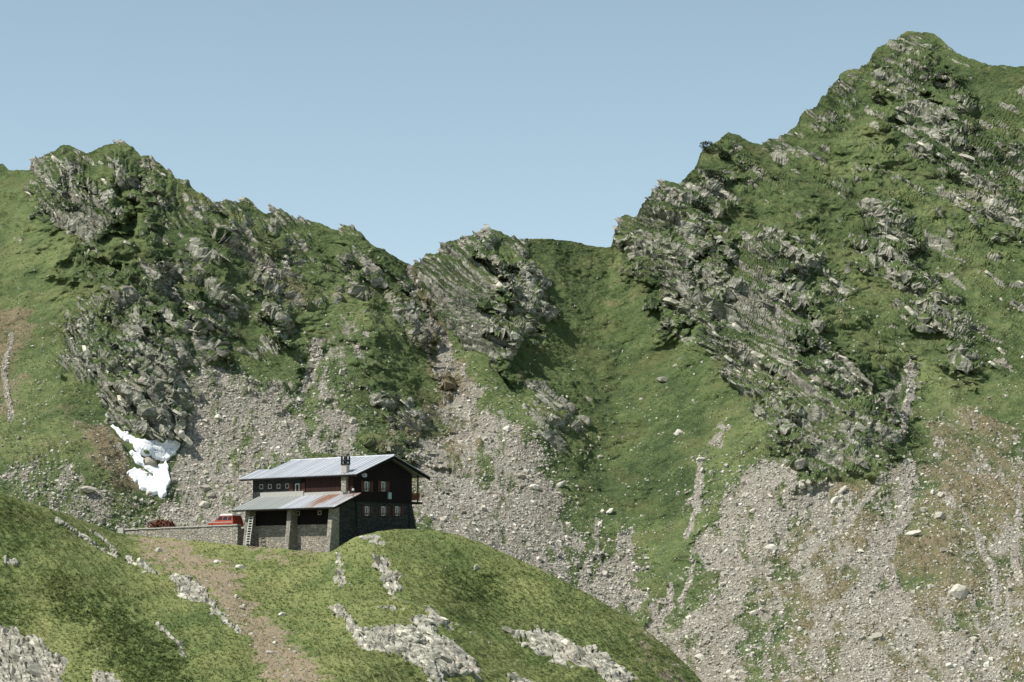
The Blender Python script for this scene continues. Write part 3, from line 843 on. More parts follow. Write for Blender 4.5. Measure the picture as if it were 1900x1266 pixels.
def slabs(name, Pg, Ng, r, c, rng, size, m=M_SLAB, tmax=1.0):
    """bedrock slabs bedded like the strata, half sunk in the slope"""
    n = len(r)
    C = Pg[r, c]
    S = Ng[r, c]
    phi = np.radians(42) + .2 * perlin(C, 25, 77) + rng.normal(0, .13, n)
    L = np.stack([np.cos(phi), -.25 + rng.normal(0, .15, n), -np.sin(phi)], -1)
    Nn = np.stack([np.sin(phi) * .8 + rng.normal(0, .12, n), -.22 + rng.normal(0, .2, n), np.cos(phi) + rng.normal(0, .15, n)], -1)
    ax, ay, az = frame(Nn, L)
    la = size
    lb = np.minimum(size * rng.uniform(.25, .6, n), .75)
    lc = np.clip(size * rng.uniform(.06, .18, n), .05, .32)
    C = C - S * (lb * .25)[:, None]
    V, q, t, k = prisms(C, ax, ay, az, la, lb, lc, rng, 6, .85)
    o = np_mesh(name, V, quads=q, tris=t, m=m, attrs={'tone': ('FLOAT', np.repeat(rng.uniform(0, tmax, n), k))})
    o['kind'] = 'stuff'
    return o


def sample(fun, n, xr, yr, rng):
    """random photo positions accepted by a density function of the grid indices"""
    x, y = rng.uniform(*xr, n), rng.uniform(*yr, n)
    return x, y


rng = np.random.default_rng(21)
x, y = sample(None, 180000, (-400, 2300), (55, 900), rng)
r, c, t = mount_at(x, y)
ok = (t > 0) & (t < .997)
dens = sstep(.45, .9, R[r, c]) * (.3 + .7 * sstep(-.1, .4, rough[r, c] + .3 * n5[r, c]))
ok &= rng.random(len(x)) < dens * .17
r, c = r[ok], c[ok]
slabs('crag_rocks', P1, N1, r, c, rng, np.clip(rng.lognormal(-.62, .62, len(r)), .22, 2.4))

x = rng.uniform(-150, 2050, 9000)
y = np.interp(x, _sx, _sy) + rng.uniform(-1, 16, len(x))
r, c, t = mount_at(x, y)
spike = np.zeros(len(x))
for sx0_ in (66, 228, 285, 457, 512, 640, 655, 905, 1152, 1226):
    spike = np.maximum(spike, np.exp(-((x - sx0_) / 5.0) ** 2) * .5)
ok = (rng.random(len(x)) < spike + sstep(.15, .5, rz[r, c]) * np.where(x > 1130, .035, .09))
r, c = r[ok], c[ok]
slabs('crest_rocks', P1 - N1 * .18, N1, r, c, rng, np.clip(rng.lognormal(-.25, .45, len(r)), .35, 1.5) * (1 + .5 * spike[ok]), M_SLAB, .45)

x, y = sample(None, 40000, (-150, 1400), (985, 1400), rng)
r, c, t = hill_at(x, y)
ok = (t > 0) & (t < .99) & (rng.random(len(x)) < sstep(.4, .8, hrock[r, c]) * .30)
r, c = r[ok], c[ok]
slabs('outcrop_rocks', Q1, M1, r, c, rng, np.clip(rng.lognormal(-.95, .6, len(r)), .15, 1.5), M_OUT)


def stones(name, Pg, Ng, r, c, rng, size):
    n = len(r)
    C = Pg[r, c]
    S = Ng[r, c] * .6 + np.array([0, -.15, .55]) + rng.normal(0, .28, (n, 3))
    ax, ay, az = frame(S, rng.normal(0, 1, (n, 3)))
    lb = size * rng.uniform(.5, .95, n)
    lc = size * rng.uniform(.18, .5, n)
    V, q, t, k = prisms(C + Ng[r, c] * (lc * .5)[:, None], ax, ay, az, size, lb, lc, rng, 5, .7)
    o = np_mesh(name, V, quads=q, tris=t, m=M_STONE, attrs={'tone': ('FLOAT', np.repeat(np.clip(rng.normal(.5, .24, n), 0, 1), k))})
    o['kind'] = 'stuff'
    return o


x, y = sample(None, 780000, (-400, 2300), (440, 1395), rng)
r, c, t = mount_at(x, y)
scl = fbm(P1[r, c], 4, 2, 71)
low = sstep(.75, .35, t)
dens = np.clip(scree[r, c] * 1.05 - .1, 0, 1)
dens = np.maximum(dens, .34 * sstep(.05, .55, look(SCREE_SOFT, x + wx[r, c], y + wy[r, c])))
dens += low * (.03 + .10 * sstep(0, .5, scl)) + .010 + .05 * sstep(.25, .6, dry[r, c]) + .06 * sstep(.02, .3, scree[r, c]) + .04 * zone[r, c]
ok = (t > 0) & (t < .985) & (R[r, c] < .6) & (rng.random(len(x)) < dens * .62)
r, c = r[ok], c[ok]
size = np.clip(rng.lognormal(-2.32, .60, len(r)), .05, .75)
stones('scree', P1, N1, r, c, rng, size)

x, y = sample(None, 60000, (-150, 1400), (985, 1420), rng)
r, c, t = hill_at(x, y)
dens = .004 + .55 * sstep(.25, .8, hdirt[r, c]) * sstep(-.2, .3, hr[r, c])
ok = (t > 0) & (t < .985) & (rng.random(len(x)) < dens * .3)
r, c = r[ok], c[ok]
stones('gully_stones', Q1, M1, r, c, rng, np.clip(rng.lognormal(-2.05, .5, len(r)), .05, .5))


# ------------------------------------------------------------------ grass tufts standing on the turf
def m_tuft(t, b):
    a = t.attr('tone')
    c = t.ramp(a.outputs['Fac'], [(0, (.075, .10, .038)), (.5, (.17, .205, .072)), (.85, (.28, .30, .12)), (1, (.38, .34, .19))])
    t.base(c)
    tr = t.n('ShaderNodeBsdfTranslucent')
    t.link(c, tr.inputs[0])
    mx = t.n('ShaderNodeMixShader')
    mx.inputs[0].default_value = .45
    out = [n for n in t.nt.nodes if n.type == 'OUTPUT_MATERIAL'][0]
    t.link(b.outputs[0], mx.inputs[1])
    t.link(tr.outputs[0], mx.inputs[2])
    t.link(mx.outputs[0], out.inputs[0])


M_TUFT = mat('grass_blade', m_tuft, .9)


def tufts(name, Pg, Ng, r, c, rng, h, tone, blades=5):
    n = len(r)
    C = Pg[r, c]
    up = Ng[r, c] * .5 + np.array([0, 0, .5]) + np.array([.25, -.3, -.1])
    V = np.zeros((n, blades, 3, 3))
    for k in range(blades):
        a = rng.uniform(0, 2 * np.pi, n)
        o = np.stack([np.cos(a), np.sin(a), np.zeros(n)], -1)
        pz = np.stack([-np.sin(a), np.cos(a), np.zeros(n)], -1)
        w = (h * rng.uniform(.16, .34, n))[:, None]
        b0 = C + o * (h * rng.uniform(.0, .35, n))[:, None] - .05 * Ng[r, c]
        tip = b0 + up * (h * rng.uniform(.7, 1.25, n))[:, None] + o * (h * rng.uniform(.2, .8, n))[:, None]
        V[:, k, 0], V[:, k, 1], V[:, k, 2] = b0 - pz * w, b0 + pz * w, tip
    tri = np.arange(n * blades * 3).reshape(-1, 3)
    o = np_mesh(name, V.reshape(-1, 3), tris=tri, m=M_TUFT, attrs={'tone': ('FLOAT', np.repeat(np.clip(tone, 0, 1), blades * 3))})
    o['kind'] = 'stuff'


rng = np.random.default_rng(99)
x, y = sample(None, 165000, (-400, 1400), (760, 1430), rng)
r, c, t = hill_at(x, y)
ok = (t > 0) & (t < .999) & (rng.random(len(x)) < (1 - hR[r, c]) * (1 - .80 * hdirt[r, c]) * .9)
r, c = r[ok], c[ok]
tufts('meadow_grass', Q1, M1, r, c, rng, rng.uniform(.08, .24, len(r)) * (1 + .6 * heath[r, c]), .52 + .10 * hm[r, c] - .20 * heath[r, c] + rng.normal(0, .11, len(r)) + .25 * hdirt[r, c])
x, y = sample(None, 200000, (-400, 2300), (55, 1390), rng)
r, c, t = mount_at(x, y)
ok = (t > 0) & (t < .999) & (R[r, c] < .5) & (rng.random(len(x)) < (1 - .8 * scree[r, c]) * sstep(-.8, .8, m5[r, c] + rng.normal(0, .4, len(x))))
r, c = r[ok], c[ok]
tufts('alpine_grass', P1, N1, r, c, rng, rng.uniform(.10, .26, len(r)), .36 + .10 * m5[r, c] * .8 + .25 * (Lm[r, c] - .4) - .12 * zone[r, c] + rng.normal(0, .15, len(r)), 4)


# ------------------------------------------------------------------ the mountain hut
HUT_T = math.radians(39.5)
UX = np.array([math.cos(HUT_T), -math.sin(HUT_T), 0])      # local x: along the front, towards the right
VX = np.array([math.sin(HUT_T), math.cos(HUT_T), 0])       # local y: along the gable, away from the viewer
ZB = 5.6                                                    # height of the timber storey above the hut's foot
HUT_O = pts(657, 928, 263.0) - np.array([0, 0, ZB])


def on_front(px, py, yl=0.0):
    """where the line of sight of a photo pixel meets the wall plane local y = yl: (x, z)"""
    r = rays(px, py)
    k = np.dot(HUT_O + yl * VX, VX) / np.dot(r, VX)
    q = r * k - HUT_O
    return float(np.dot(q, UX)), float(q[2])


def on_gable(px, py, xl=0.0):
    r = rays(px, py)
    k = np.dot(HUT_O + xl * UX, UX) / np.dot(r, UX)
    q = r * k - HUT_O
    return float(np.dot(q, VX)), float(q[2])


class MB:
    """collects solid pieces; build() links them as one mesh object"""

    def __init__(s):
        s.v, s.f = [], []

    def add(s, v, f):
        o = len(s.v)
        s.v += [tuple(p) for p in v]
        s.f += [tuple(i + o for i in q) for q in f]
        return s

    def hexa(s, b, t):
        """eight corners: bottom four (anticlockwise from above), top four"""
        return s.add(list(b) + list(t), [(3, 2, 1, 0), (4, 5, 6, 7), (0, 1, 5, 4), (1, 2, 6, 5), (2, 3, 7, 6), (3, 0, 4, 7)])

    def box(s, x0, x1, y0, y1, z0, z1):
        return s.hexa([(x0, y0, z0), (x1, y0, z0), (x1, y1, z0), (x0, y1, z0)], [(x0, y0, z1), (x1, y0, z1), (x1, y1, z1), (x0, y1, z1)])

    def prism(s, poly, axis, a, b):
        """polygon in the plane across an axis ('x': poly is (y, z); 'y': (x, z); 'z': (x, y)), from a to b"""
        def p(q, w):
            return {'x': (w, q[0], q[1]), 'y': (q[0], w, q[1]), 'z': (q[0], q[1], w)}[axis]
        n = len(poly)
        return s.add([p(q, a) for q in poly] + [p(q, b) for q in poly],
                     [tuple(range(n))[::-1], tuple(range(n, 2 * n))] + [(i, (i + 1) % n, (i + 1) % n + n, i + n) for i in range(n)])

    def bar(s, p, q, r, n=6, r2=None):
        p, q = Vector(p), Vector(q)
        d = (q - p).normalized()
        a = d.orthogonal().normalized()
        b = d.cross(a)
        r2 = r if r2 is None else r2
        v = [p + (a * math.cos(2 * math.pi * k / n) + b * math.sin(2 * math.pi * k / n)) * r for k in range(n)]
        v += [q + (a * math.cos(2 * math.pi * k / n) + b * math.sin(2 * math.pi * k / n)) * r2 for k in range(n)]
        return s.add(v, [tuple(range(n))[::-1], tuple(range(n, 2 * n))] + [(i, (i + 1) % n, (i + 1) % n + n, i + n) for i in range(n)])

    def build(s, name, m, parent=None, label=None, bevel=0.0, recalc=True):
        me = bpy.data.meshes.new(name)
        me.from_pydata(s.v, [], s.f)
        if recalc or bevel:
            bm = bmesh.new()
            bm.from_mesh(me)
            bmesh.ops.recalc_face_normals(bm, faces=bm.faces)
            if bevel:
                bmesh.ops.bevel(bm, geom=bm.edges[:], offset=bevel, segments=1, affect='EDGES')
            bm.to_mesh(me)
            bm.free()
        me.materials.append(m)
        o = bpy.data.objects.new(name, me)
        link(o, parent)
        if label:
            o['label'] = label
        return o


def thing(name, label, cat, loc=(0, 0, 0), rz=0.0, group=None):
    o = bpy.data.objects.new(name, None)
    o.empty_display_size = .5
    COL.objects.link(o)
    o.location = loc
    o.rotation_euler = (0, 0, rz)
    o['label'], o['category'] = label, cat
    if group:
        o['group'] = group
    return o


def tag(o, label, cat, group=None):
    o['label'], o['category'] = label, cat
    if group:
        o['group'] = group
    return o


def m_wall(tint, mortar, scale=1.0, lo=.75):
    def f(t, b):
        # coursed rubble: the same bond on both wall directions
        tc = t.n('ShaderNodeSeparateXYZ')
        t.link(t.obj(), tc.inputs[0])
        comb = t.n('ShaderNodeCombineXYZ')
        t.link(t.math('ADD', tc.outputs[0], tc.outputs[1]), comb.inputs[0])
        wob = t.noise(1.2, 2)
        t.link(t.math('ADD', tc.outputs[2], t.math('MULTIPLY', wob, .18)), comb.inputs[1])
        v = t.mapping((1.7 / scale, 4.2 / scale, 1), vec=comb.outputs[0])
        ed = t.voro(1.0, v, 'DISTANCE_TO_EDGE', .85).outputs['Distance']
        cell = t.voro(1.0, v, 'F1', .85).outputs['Color']
        sp = t.n('ShaderNodeSeparateColor')
        t.link(cell, sp.inputs[0])
        c = t.ramp(sp.outputs[0], [(.1, tuple(q * lo for q in tint)), (.55, tint), (.95, tuple(q * 1.35 for q in tint))])
        c = t.mix(t.rng(sp.outputs[1], .55, .9, 0, .4), c, (tint[0] * 1.1, tint[1] * .9, tint[2] * .75))
        c = t.mix(t.rng(t.noise(.7, 4), .42, .7, 0, .5), c, tuple(q * .65 for q in tint))
        gap = t.rng(ed, .02, .09, 1, 0)
        c = t.mix(gap, c, mortar)
        t.base(c)
        t.bump(t.math('SUBTRACT', t.math('MULTIPLY', t.noise(6, 4), .5), gap), .9, .08)
    return f


def m_timber(c0, c1, w=6.0):
    def f(t, b):
        v = t.mapping((w, w, .35))
        c = t.ramp(t.noise(1.0, 4, .6, v), [(.3, c0), (.7, c1)])
        t.base(c)
        wv = t.n('ShaderNodeTexWave', wave_type='BANDS', bands_direction='DIAGONAL')
        t.link(t.mapping((3.6, 3.6, 0)), wv.inputs['Vector'])
        wv.inputs['Scale'].default_value = 1.2
        t.bump(wv.outputs['Fac'], .4, .03)
    return f


def m_plain(c, var=.25, sc_=3.0):
    def f(t, b):
        t.base(t.mix(t.noise(sc_, 4, .6), tuple(q * (1 - var) for q in c), tuple(q * (1 + var) for q in c)))
    return f


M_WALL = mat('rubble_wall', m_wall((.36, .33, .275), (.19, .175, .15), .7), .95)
M_WALLG = mat('shaded_stone_wall', m_wall((.052, .060, .055), (.030, .034, .032), .7, .6), .95)  # hut stone for the shaded walls, the shade put into its dark tint
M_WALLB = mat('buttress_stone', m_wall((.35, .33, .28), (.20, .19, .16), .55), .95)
M_RET = mat('dry_stone_wall', m_wall((.36, .34, .29), (.16, .15, .13), .8), .95)
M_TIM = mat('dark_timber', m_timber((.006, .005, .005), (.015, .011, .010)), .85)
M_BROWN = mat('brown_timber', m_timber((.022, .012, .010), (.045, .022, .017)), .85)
M_SHUT = mat('shutter_wood', m_timber((.065, .027, .018), (.11, .045, .028), 14), .7)
M_RAIL = mat('balcony_wood', m_timber((.10, .04, .026), (.17, .065, .04)), .75)
M_FRAME = mat('white_frame', m_plain((.58, .57, .54), .10), .5)
M_PALE = mat('pale_wood_frame', m_plain((.42, .37, .30), .15), .7)
M_GLASS = mat('window_glass', lambda t, b: (t.base((.012, .014, .016)), setattr(b.inputs['Specular IOR Level'], 'default_value', .5)), .08)
M_CONC = mat('concrete', m_plain((.40, .385, .35), .2), .95)
M_BLACK = mat('sooty_metal', m_plain((.025, .025, .027), .3), .7)
M_IRON = mat('dark_iron', m_plain((.05, .048, .045), .3), .6)


def m_roof(rust):
    def f(t, b):
        b.inputs['Metallic'].default_value = .15
        sheet = t.noise(1.0, 2, .5, t.mapping((1.3, .05, .05)))
        c = t.ramp(sheet, [(.3, (.33, .35, .38)), (.5, (.40, .42, .45)), (.7, (.47, .485, .51))])
        c = t.mix(t.rng(t.noise(.8, 4, .7), .5, .75, 0, .35), c, (.30, .31, .32))
        if rust:
            a = t.attr('rust')
            sp = t.n('ShaderNodeSeparateColor')
            t.link(a.outputs['Color'], sp.inputs[0])
            st = t.noise(1.0, 4, .65, t.mapping((4.5, .4, .4)))
            k = t.rng(t.math('ADD', sp.outputs[0], t.math('MULTIPLY', t.math('SUBTRACT', st, .5), 1.0)), .38, .7, 0, .95)
            c = t.mix(k, c, t.mix(t.noise(2.5, 3), (.16, .075, .045), (.30, .17, .105)))
            c = t.mix(t.math('MULTIPLY', sp.outputs[1], .75), c, (.25, .265, .24))
        t.base(c)
    return f


M_ROOF = mat('sheet_metal_roof', m_roof(False), .55)
M_ROOFR = mat('rusty_sheet_metal_roof', m_roof(True), .6)

hut = thing('mountain_hut', 'two storey stone and dark timber mountain hut with pale metal roofs on the grassy knoll', 'building', tuple(HUT_O), -HUT_T)
GW, FL = 9.35, 15.75          # gable width, front length
EZ, RZ, RY = ZB + 2.55, ZB + 4.98, 5.4

# main body
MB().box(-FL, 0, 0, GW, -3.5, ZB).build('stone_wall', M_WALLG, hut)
m = MB()
m.prism([(.012, ZB), (GW - .012, ZB), (GW - .012, EZ + .62), (RY, RZ - .25), (.012, EZ + .42)], 'x', -8.2, .09)
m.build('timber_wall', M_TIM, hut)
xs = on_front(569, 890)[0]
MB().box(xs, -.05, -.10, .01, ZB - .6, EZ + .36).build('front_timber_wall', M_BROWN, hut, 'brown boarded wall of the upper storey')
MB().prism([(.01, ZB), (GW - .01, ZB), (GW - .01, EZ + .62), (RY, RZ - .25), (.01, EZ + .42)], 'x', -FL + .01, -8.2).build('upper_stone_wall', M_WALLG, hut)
m = MB()
m.box(.01, .16, -.05, GW + .05, ZB - .12, ZB + .06)
m.build('sill_beam', M_TIM, hut)


def roof_sheet(name, pl, pr, pt_r, pt_l, th, m, pitch=.62, attr=None):
    """a sheet-metal roof plane from eave corners pl, pr up to pt_r, pt_l (local), with standing seams and thickness"""
    pl, pr, pt_r, pt_l = map(Vector, (pl, pr, pt_r, pt_l))
    n = (pr - pl).cross(pt_l - pl).normalized()
    if n.z < 0:
        n = -n
    dn = n * th
    k = MB()
    W = (pr - pl).length
    cols = max(2, int(W / pitch))
    # the sheet itself, cut in strips so that the rust can be told strip by strip
    for i in range(cols):
        a, b_ = i / cols, (i + 1) / cols
        q = [pl.lerp(pr, a), pl.lerp(pr, b_), pt_l.lerp(pt_r, b_), pt_l.lerp(pt_r, a)]
        k.hexa([v - dn for v in q], q)
        e, t_ = q[0], q[3]
        u = (pr - pl).normalized() * .035
        h = n * .04
        k.hexa([e - u, e + u, t_ + u, t_ - u], [e - u * .6 + h, e + u * .6 + h, t_ + u * .6 + h, t_ - u * .6 + h])
    return k, cols


def put_roof(name, args, m, label=None, rust=None):
    k, cols = roof_sheet(name, *args)
    me = bpy.data.meshes.new(name)
    me.from_pydata(k.v, [], k.f)
    bm = bmesh.new()
    bm.from_mesh(me)
    bmesh.ops.recalc_face_normals(bm, faces=bm.faces)
    bm.to_mesh(me)
    bm.free()
    if rust:
        at = me.attributes.new('rust', 'FLOAT_COLOR', 'POINT')
        at.data.foreach_set('color', np.array([rust(*v) for v in k.v], np.float32).ravel())
    me.materials.append(m)
    o = bpy.data.objects.new(name, me)
    link(o, hut)
    if label:
        o['label'] = label
    return o


OG, OF, OB = 1.05, .78, 2.05   # overhangs: gable, front, back
zf = ZB + 2.80                  # front eave
zb_ = ZB + 2.93                 # back eave
ridge_l = -15.0
mid = .52
pf = lambda f: (RY + (-OF - RY) * (1 - f), RZ + .12 + (zf - RZ - .12) * (1 - f))
ym, zm = pf(mid)
front_roof = put_roof('front_roof', ((-FL + .6, -OF, zf), (OG, -OF, zf), (OG, RY, RZ + .12), (ridge_l, RY, RZ + .12), .07, M_ROOF), M_ROOF)
put_roof('roof_extension', ((-FL - 1.55, -OF, zf - .004), (-FL + .6, -OF, zf - .004), (-15.0 - .35, ym, zm - .004), (-FL - 1.45, ym, zm - .004), .07, M_ROOF), M_ROOF)
put_roof('back_roof', ((ridge_l, GW + OB, zb_), (OG, GW + OB, zb_), (OG, RY + .005, RZ + .115), (ridge_l, RY + .005, RZ + .115), .07, M_ROOF), M_ROOF)
m = MB()
m.hexa([(ridge_l, RY - .16, RZ + .08), (OG, RY - .16, RZ + .08), (OG, RY + .16, RZ + .08), (ridge_l, RY + .16, RZ + .08)],
       [(ridge_l, RY - .05, RZ + .22), (OG, RY - .05, RZ + .22), (OG, RY + .05, RZ + .22), (ridge_l, RY + .05, RZ + .22)])
m.build('ridge_cap', M_ROOF, front_roof)
# dark barge boards and eave boards just under the sheets
m = MB()
for ya, za, yb_, zb2 in ((-OF, zf, RY, RZ + .12), (GW + OB, zb_, RY, RZ + .12)):
    m.hexa([(OG - .22, ya, za - .36), (OG - .03, ya, za - .36), (OG - .03, yb_, zb2 - .36), (OG - .22, yb_, zb2 - .36)],
           [(OG - .22, ya, za - .085), (OG - .03, ya, za - .085), (OG - .03, yb_, zb2 - .085), (OG - .22, yb_, zb2 - .085)])
m.build('barge_board', M_TIM, hut)
m = MB()
m.box(-FL - 1.4, OG - .25, -OF + .03, -OF + .1, zf - .24, zf - .08)
for i in range(22):
    x_ = -FL - .9 + i * .8
    m.hexa([(x_, -OF + .12, zf - .25), (x_ + .1, -OF + .12, zf - .25), (x_ + .1, .1, zf + .06), (x_, .1, zf + .06)],
           [(x_, -OF + .12, zf - .09), (x_ + .1, -OF + .12, zf - .09), (x_ + .1, .1, zf + .22), (x_, .1, zf + .22)])
m.build('eave_board', M_TIM, hut)

# lean-to in front
LY, LE = -2.45, -4.2           # wall plane and eave
lz_e, lz_t = ZB - .86, ZB + .76
xl0 = -14.1


def rust(x_, y_, z_):
    r_ = 0.0
    if x_ > -5.6:
        f_ = (x_ + 5.6) / 6.6
        r_ = .25 + .55 * math.exp(-((f_ - .42) / .22) ** 2) + (.25 if f_ > .8 else 0)
    green = 1.0 if x_ < -7.6 else 0.0
    return (min(1, r_ * (.75 + .35 * (y_ - LE) / 4)), green, 0, 1)


put_roof('lean_to_roof', ((-14.75, LE, lz_e), (1.05, LE, lz_e), (1.05, .02, lz_t), (-14.75, .02, lz_t), .06, M_ROOFR), M_ROOFR, 'lean-to roof of old metal sheets, dull green on the left and rust streaked on the right', rust)
m = MB()
m.hexa([(.8, LE, lz_e - .3), (1.0, LE, lz_e - .3), (1.0, .0, lz_t - .3), (.8, .0, lz_t - .3)], [(.8, LE, lz_e - .07), (1.0, LE, lz_e - .07), (1.0, 0, lz_t - .07), (.8, 0, lz_t - .07)])
m.box(-14.7, .8, LE + .03, LE + .1, lz_e - .22, lz_e - .075)
m.build('lean_to_barge_board', M_TIM, hut)
m = MB()
m.box(-14.2, -7.45, -.32, .02, lz_t - .14, lz_t + .42)
m.box(-7.45, -.55, -.22, .02, lz_t - .10, lz_t + .24)
m.build('flashing_strip', M_CONC, hut)
zw = ZB - 1.75
MB().box(xl0 + .3, -.3, LY, LY + .35, -3.5, zw - .9).build('lean_to_stone_wall', M_WALL, hut)
MB().box(xl0 + .3, -.3, LY + .06, LY + .3, zw - .9, lz_e + .3).build('lean_to_timber_wall', M_TIM, hut)
m = MB()
m.prism([(LY - 1.45, -3.5), (.0, -3.5), (.0, lz_t - .12), (LY - .7, lz_e + .1)], 'x', -.42, -.02)
m.build('lean_to_side_wall', M_WALLG, hut)
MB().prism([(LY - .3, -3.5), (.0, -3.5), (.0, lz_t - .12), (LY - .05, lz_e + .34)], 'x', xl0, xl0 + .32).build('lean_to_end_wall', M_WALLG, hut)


def buttress(x0, x1, y_top, y_bot, zt, zb0, flare=0.0):
    b0 = (zt, zb0)
    k = MB()
    k.hexa([(x0, y_bot, zb0), (x1 + flare, y_bot, zb0), (x1 + flare, LY + .1, zb0), (x0, LY + .1, zb0)], [(x0, y_top, zt), (x1, y_top, zt), (x1, LY + .1, zt), (x0, LY + .1, zt)])
    return k


for px in (452, 529.5, 608):
    xc = on_front(px, 985, LY - 1.5)[0]
    buttress(*((xc - .32, xc + .30) if px < 600 else (-.60, .03)), LY - .85, LY - 1.7, lz_e + .12, -3.0).build('buttress', M_WALLB, hut)
# battered corner piers of the gable wall
m = MB()
m.hexa([(-.6, .3, -3.5), (1.0, .3, -3.5), (1.0, 1.1, -3.5), (-.6, 1.1, -3.5)], [(-.6, .25, ZB - .15), (.12, .25, ZB - .15), (.12, .8, ZB - .15), (-.6, .8, ZB - .15)])
m.build('buttress', M_WALLG, hut)
m = MB()
m.hexa([(-1.2, GW - .4, -1.5), (.25, GW - .4, -1.5), (.25, GW + 1.75, -1.5), (-1.2, GW + 1.75, -1.5)], [(-1.2, GW - .4, ZB - .2), (.06, GW - .4, ZB - .2), (.06, GW + .05, ZB - .2), (-1.2, GW + .05, ZB - .2)])
m.build('buttress', M_WALLG, hut)


def on_wall(face, a0, a1, z0, z1, d0, d1):
    """a block on the front wall (face 'f': a = x, standing d out towards -y) or on the gable (face 'g': a = y, out towards +x)"""
    off = on_wall.base
    if face == 'f':
        return (a0, a1, off - d1, off - d0, z0, z1)
    return (off + d0, off + d1, a0, a1, z0, z1)


def window(face, base, px0, px1, py0, py1, lit0, lit1, kind, shutters=None):
    """opening between pixel columns px0..px1 and rows py0..py1 on the wall plane; the white sash fills lit0..lit1"""
    on_wall.base = base
    g = on_front if face == 'f' else on_gable
    pyc = .5 * (py0 + py1)
    A = [g(p, pyc, base)[0] for p in (px0, px1, lit0, lit1)]
    z1, z0 = g(.5 * (px0 + px1), py0, base)[1], g(.5 * (px0 + px1), py1, base)[1]
    fr = MB()
    w = .07
    for q in ((A[0] - w, A[0], z0 - w, z1 + w), (A[1], A[1] + w, z0 - w, z1 + w), (A[0], A[1], z1, z1 + w), (A[0], A[1], z0 - w, z0)):
        fr.box(*on_wall(face, *q, .0, .05))
    win = fr.build('window', M_TIM if kind != 'small' else M_PALE, hut)
    MB().box(*on_wall(face, A[0], A[1], z0, z1, .002, .012)).build('pane', M_GLASS, win)
    if kind != 'small':
        s_ = MB()
        w = .085
        for q in ((A[2], A[2] + w, z0, z1), (A[3] - w, A[3], z0, z1), (A[2] + w, A[3] - w, z1 - w, z1), (A[2] + w, A[3] - w, z0, z0 + w)):
            s_.box(*on_wall(face, *q, .016, .06))
        s_.build('sash', M_FRAME, win)
        gr_ = MB()
        zr = z0 + .26 * (z1 - z0)
        gr_.box(*on_wall(face, A[0] - .1, A[1] + .1, zr, zr + .035, .15, .185))
        for aa in np.linspace(A[0] - .05, A[1] + .05, 5):
            gr_.box(*on_wall(face, aa - .012, aa + .012, z0 - .05, zr, .155, .18))
        gr_.build('window_rail', M_IRON, win)
    for s0, s1 in shutters or ():
        b0, b1 = g(s0, pyc, base)[0], g(s1, pyc, base)[0]
        h = MB()
        h.box(*on_wall(face, b0, b1, z0 - .06, z1 + .06, .01, .055))
        for zz in (z0 + .12, z1 - .2):
            h.box(*on_wall(face, b0 + .03, b1 - .03, zz, zz + .09, .056, .08))
        h.build('shutter', M_SHUT, hut)


for a, b_, s_ in ((675.6, 686.5, (675.8, 681.8)), (706.9, 717.2, (707, 712.6))):
    window('g', .09, a, b_, 894, 912, *s_, 'big', ((a - 5.6, a - .5), (b_ + .3, b_ + 4.9)))
for a, b_, s_ in ((676.2, 687, (676.5, 682.2)), (706.8, 717.5, (707, 712.4)), (732.6, 743.4, (733, 737.8))):
    window('g', .0, a, b_, 940, 957.5, *s_, 'big', ((a - 4.8, a - .5), (b_ + .3, b_ + 4.8)))
window('f', .0, 544.6, 560, 897.5, 913.5, 548.5, 556, 'big', ((537.4, 544), (560.3, 566.6)))
for c_ in (485.3, 501.2, 517.2, 533.2):
    window('f', .0, c_ - 2.4, c_ + 2.4, 899.5 - (c_ - 509) * .03, 906 - (c_ - 509) * .03, 0, 0, 'small')
window('f', LY + .06, 550.3, 555.6, 949.5, 955.5, 0, 0, 'small')
window('f', LY + .06, 591, 596, 949, 954.5, 0, 0, 'small')

# chimney: breast on the front wall, stack through the eave, sooty cap with draught holes
xa, xb = on_front(634.5, 895, -.35)[0], on_front(643.5, 895, -.35)[0]
m = MB()
m.box(xa, xb, -.48, -.10, lz_t + .1, zf + .2)
m.build('chimney_breast', M_WALLB, hut)
m = MB()
m.box(xa - .02, xb + .02, -.44, .06, zf - .1, zf + 1.05)
ch = m.build('chimney', M_CONC, hut)
m = MB()
m.box(xa - .08, xb + .08, -.50, .12, zf + 1.05, zf + 1.17)
for x_, y_ in ((xa - .07, -.49), (xb - .09, -.49), (xa - .07, -.05), (xb - .09, -.05)):
    m.box(x_, x_ + .16, y_, y_ + .16, zf + 1.17, zf + 2.0)
xm = .5 * (xa + xb)
m.box(xm - .06, xm + .06, -.49, .10, zf + 1.17, zf + 1.45)
m.box(xa - .07, xb + .07, -.49, .11, zf + 1.45, zf + 1.62)
m.build('chimney_cap', M_BLACK, ch)

# satellite dish under the gable eave, lamp on the lean-to roof edge, meter box on the gable
yd, zd = on_gable(674.3, 879, .95)
bm = bmesh.new()
bmesh.ops.create_uvsphere(bm, u_segments=20, v_segments=12, radius=1.0)
bmesh.ops.delete(bm, geom=[v for v in bm.verts if v.co.z > -.55], context='VERTS')
bmesh.ops.solidify(bm, geom=bm.faces[:], thickness=.05)
me = bpy.data.meshes.new('satellite_dish')
bm.to_mesh(me)
bm.free()
me.materials.append(M_FRAME)
dish = link(bpy.data.objects.new('satellite_dish', me), hut)
dish.location = (1.15, yd, zd)
dish.scale = (.42, .42, .42)
dish.rotation_euler = (math.radians(58), 0, math.radians(50))
m = MB().bar((0.1, yd + .1, zd - .2), (1.1, yd, zd - .2), .03).bar((1.1, yd, zd - .22), (1.1, yd, zd + .05), .03)
m.build('dish_bracket', M_IRON, hut)
yl_, zl_ = on_gable(655.3, 909, 1.0)
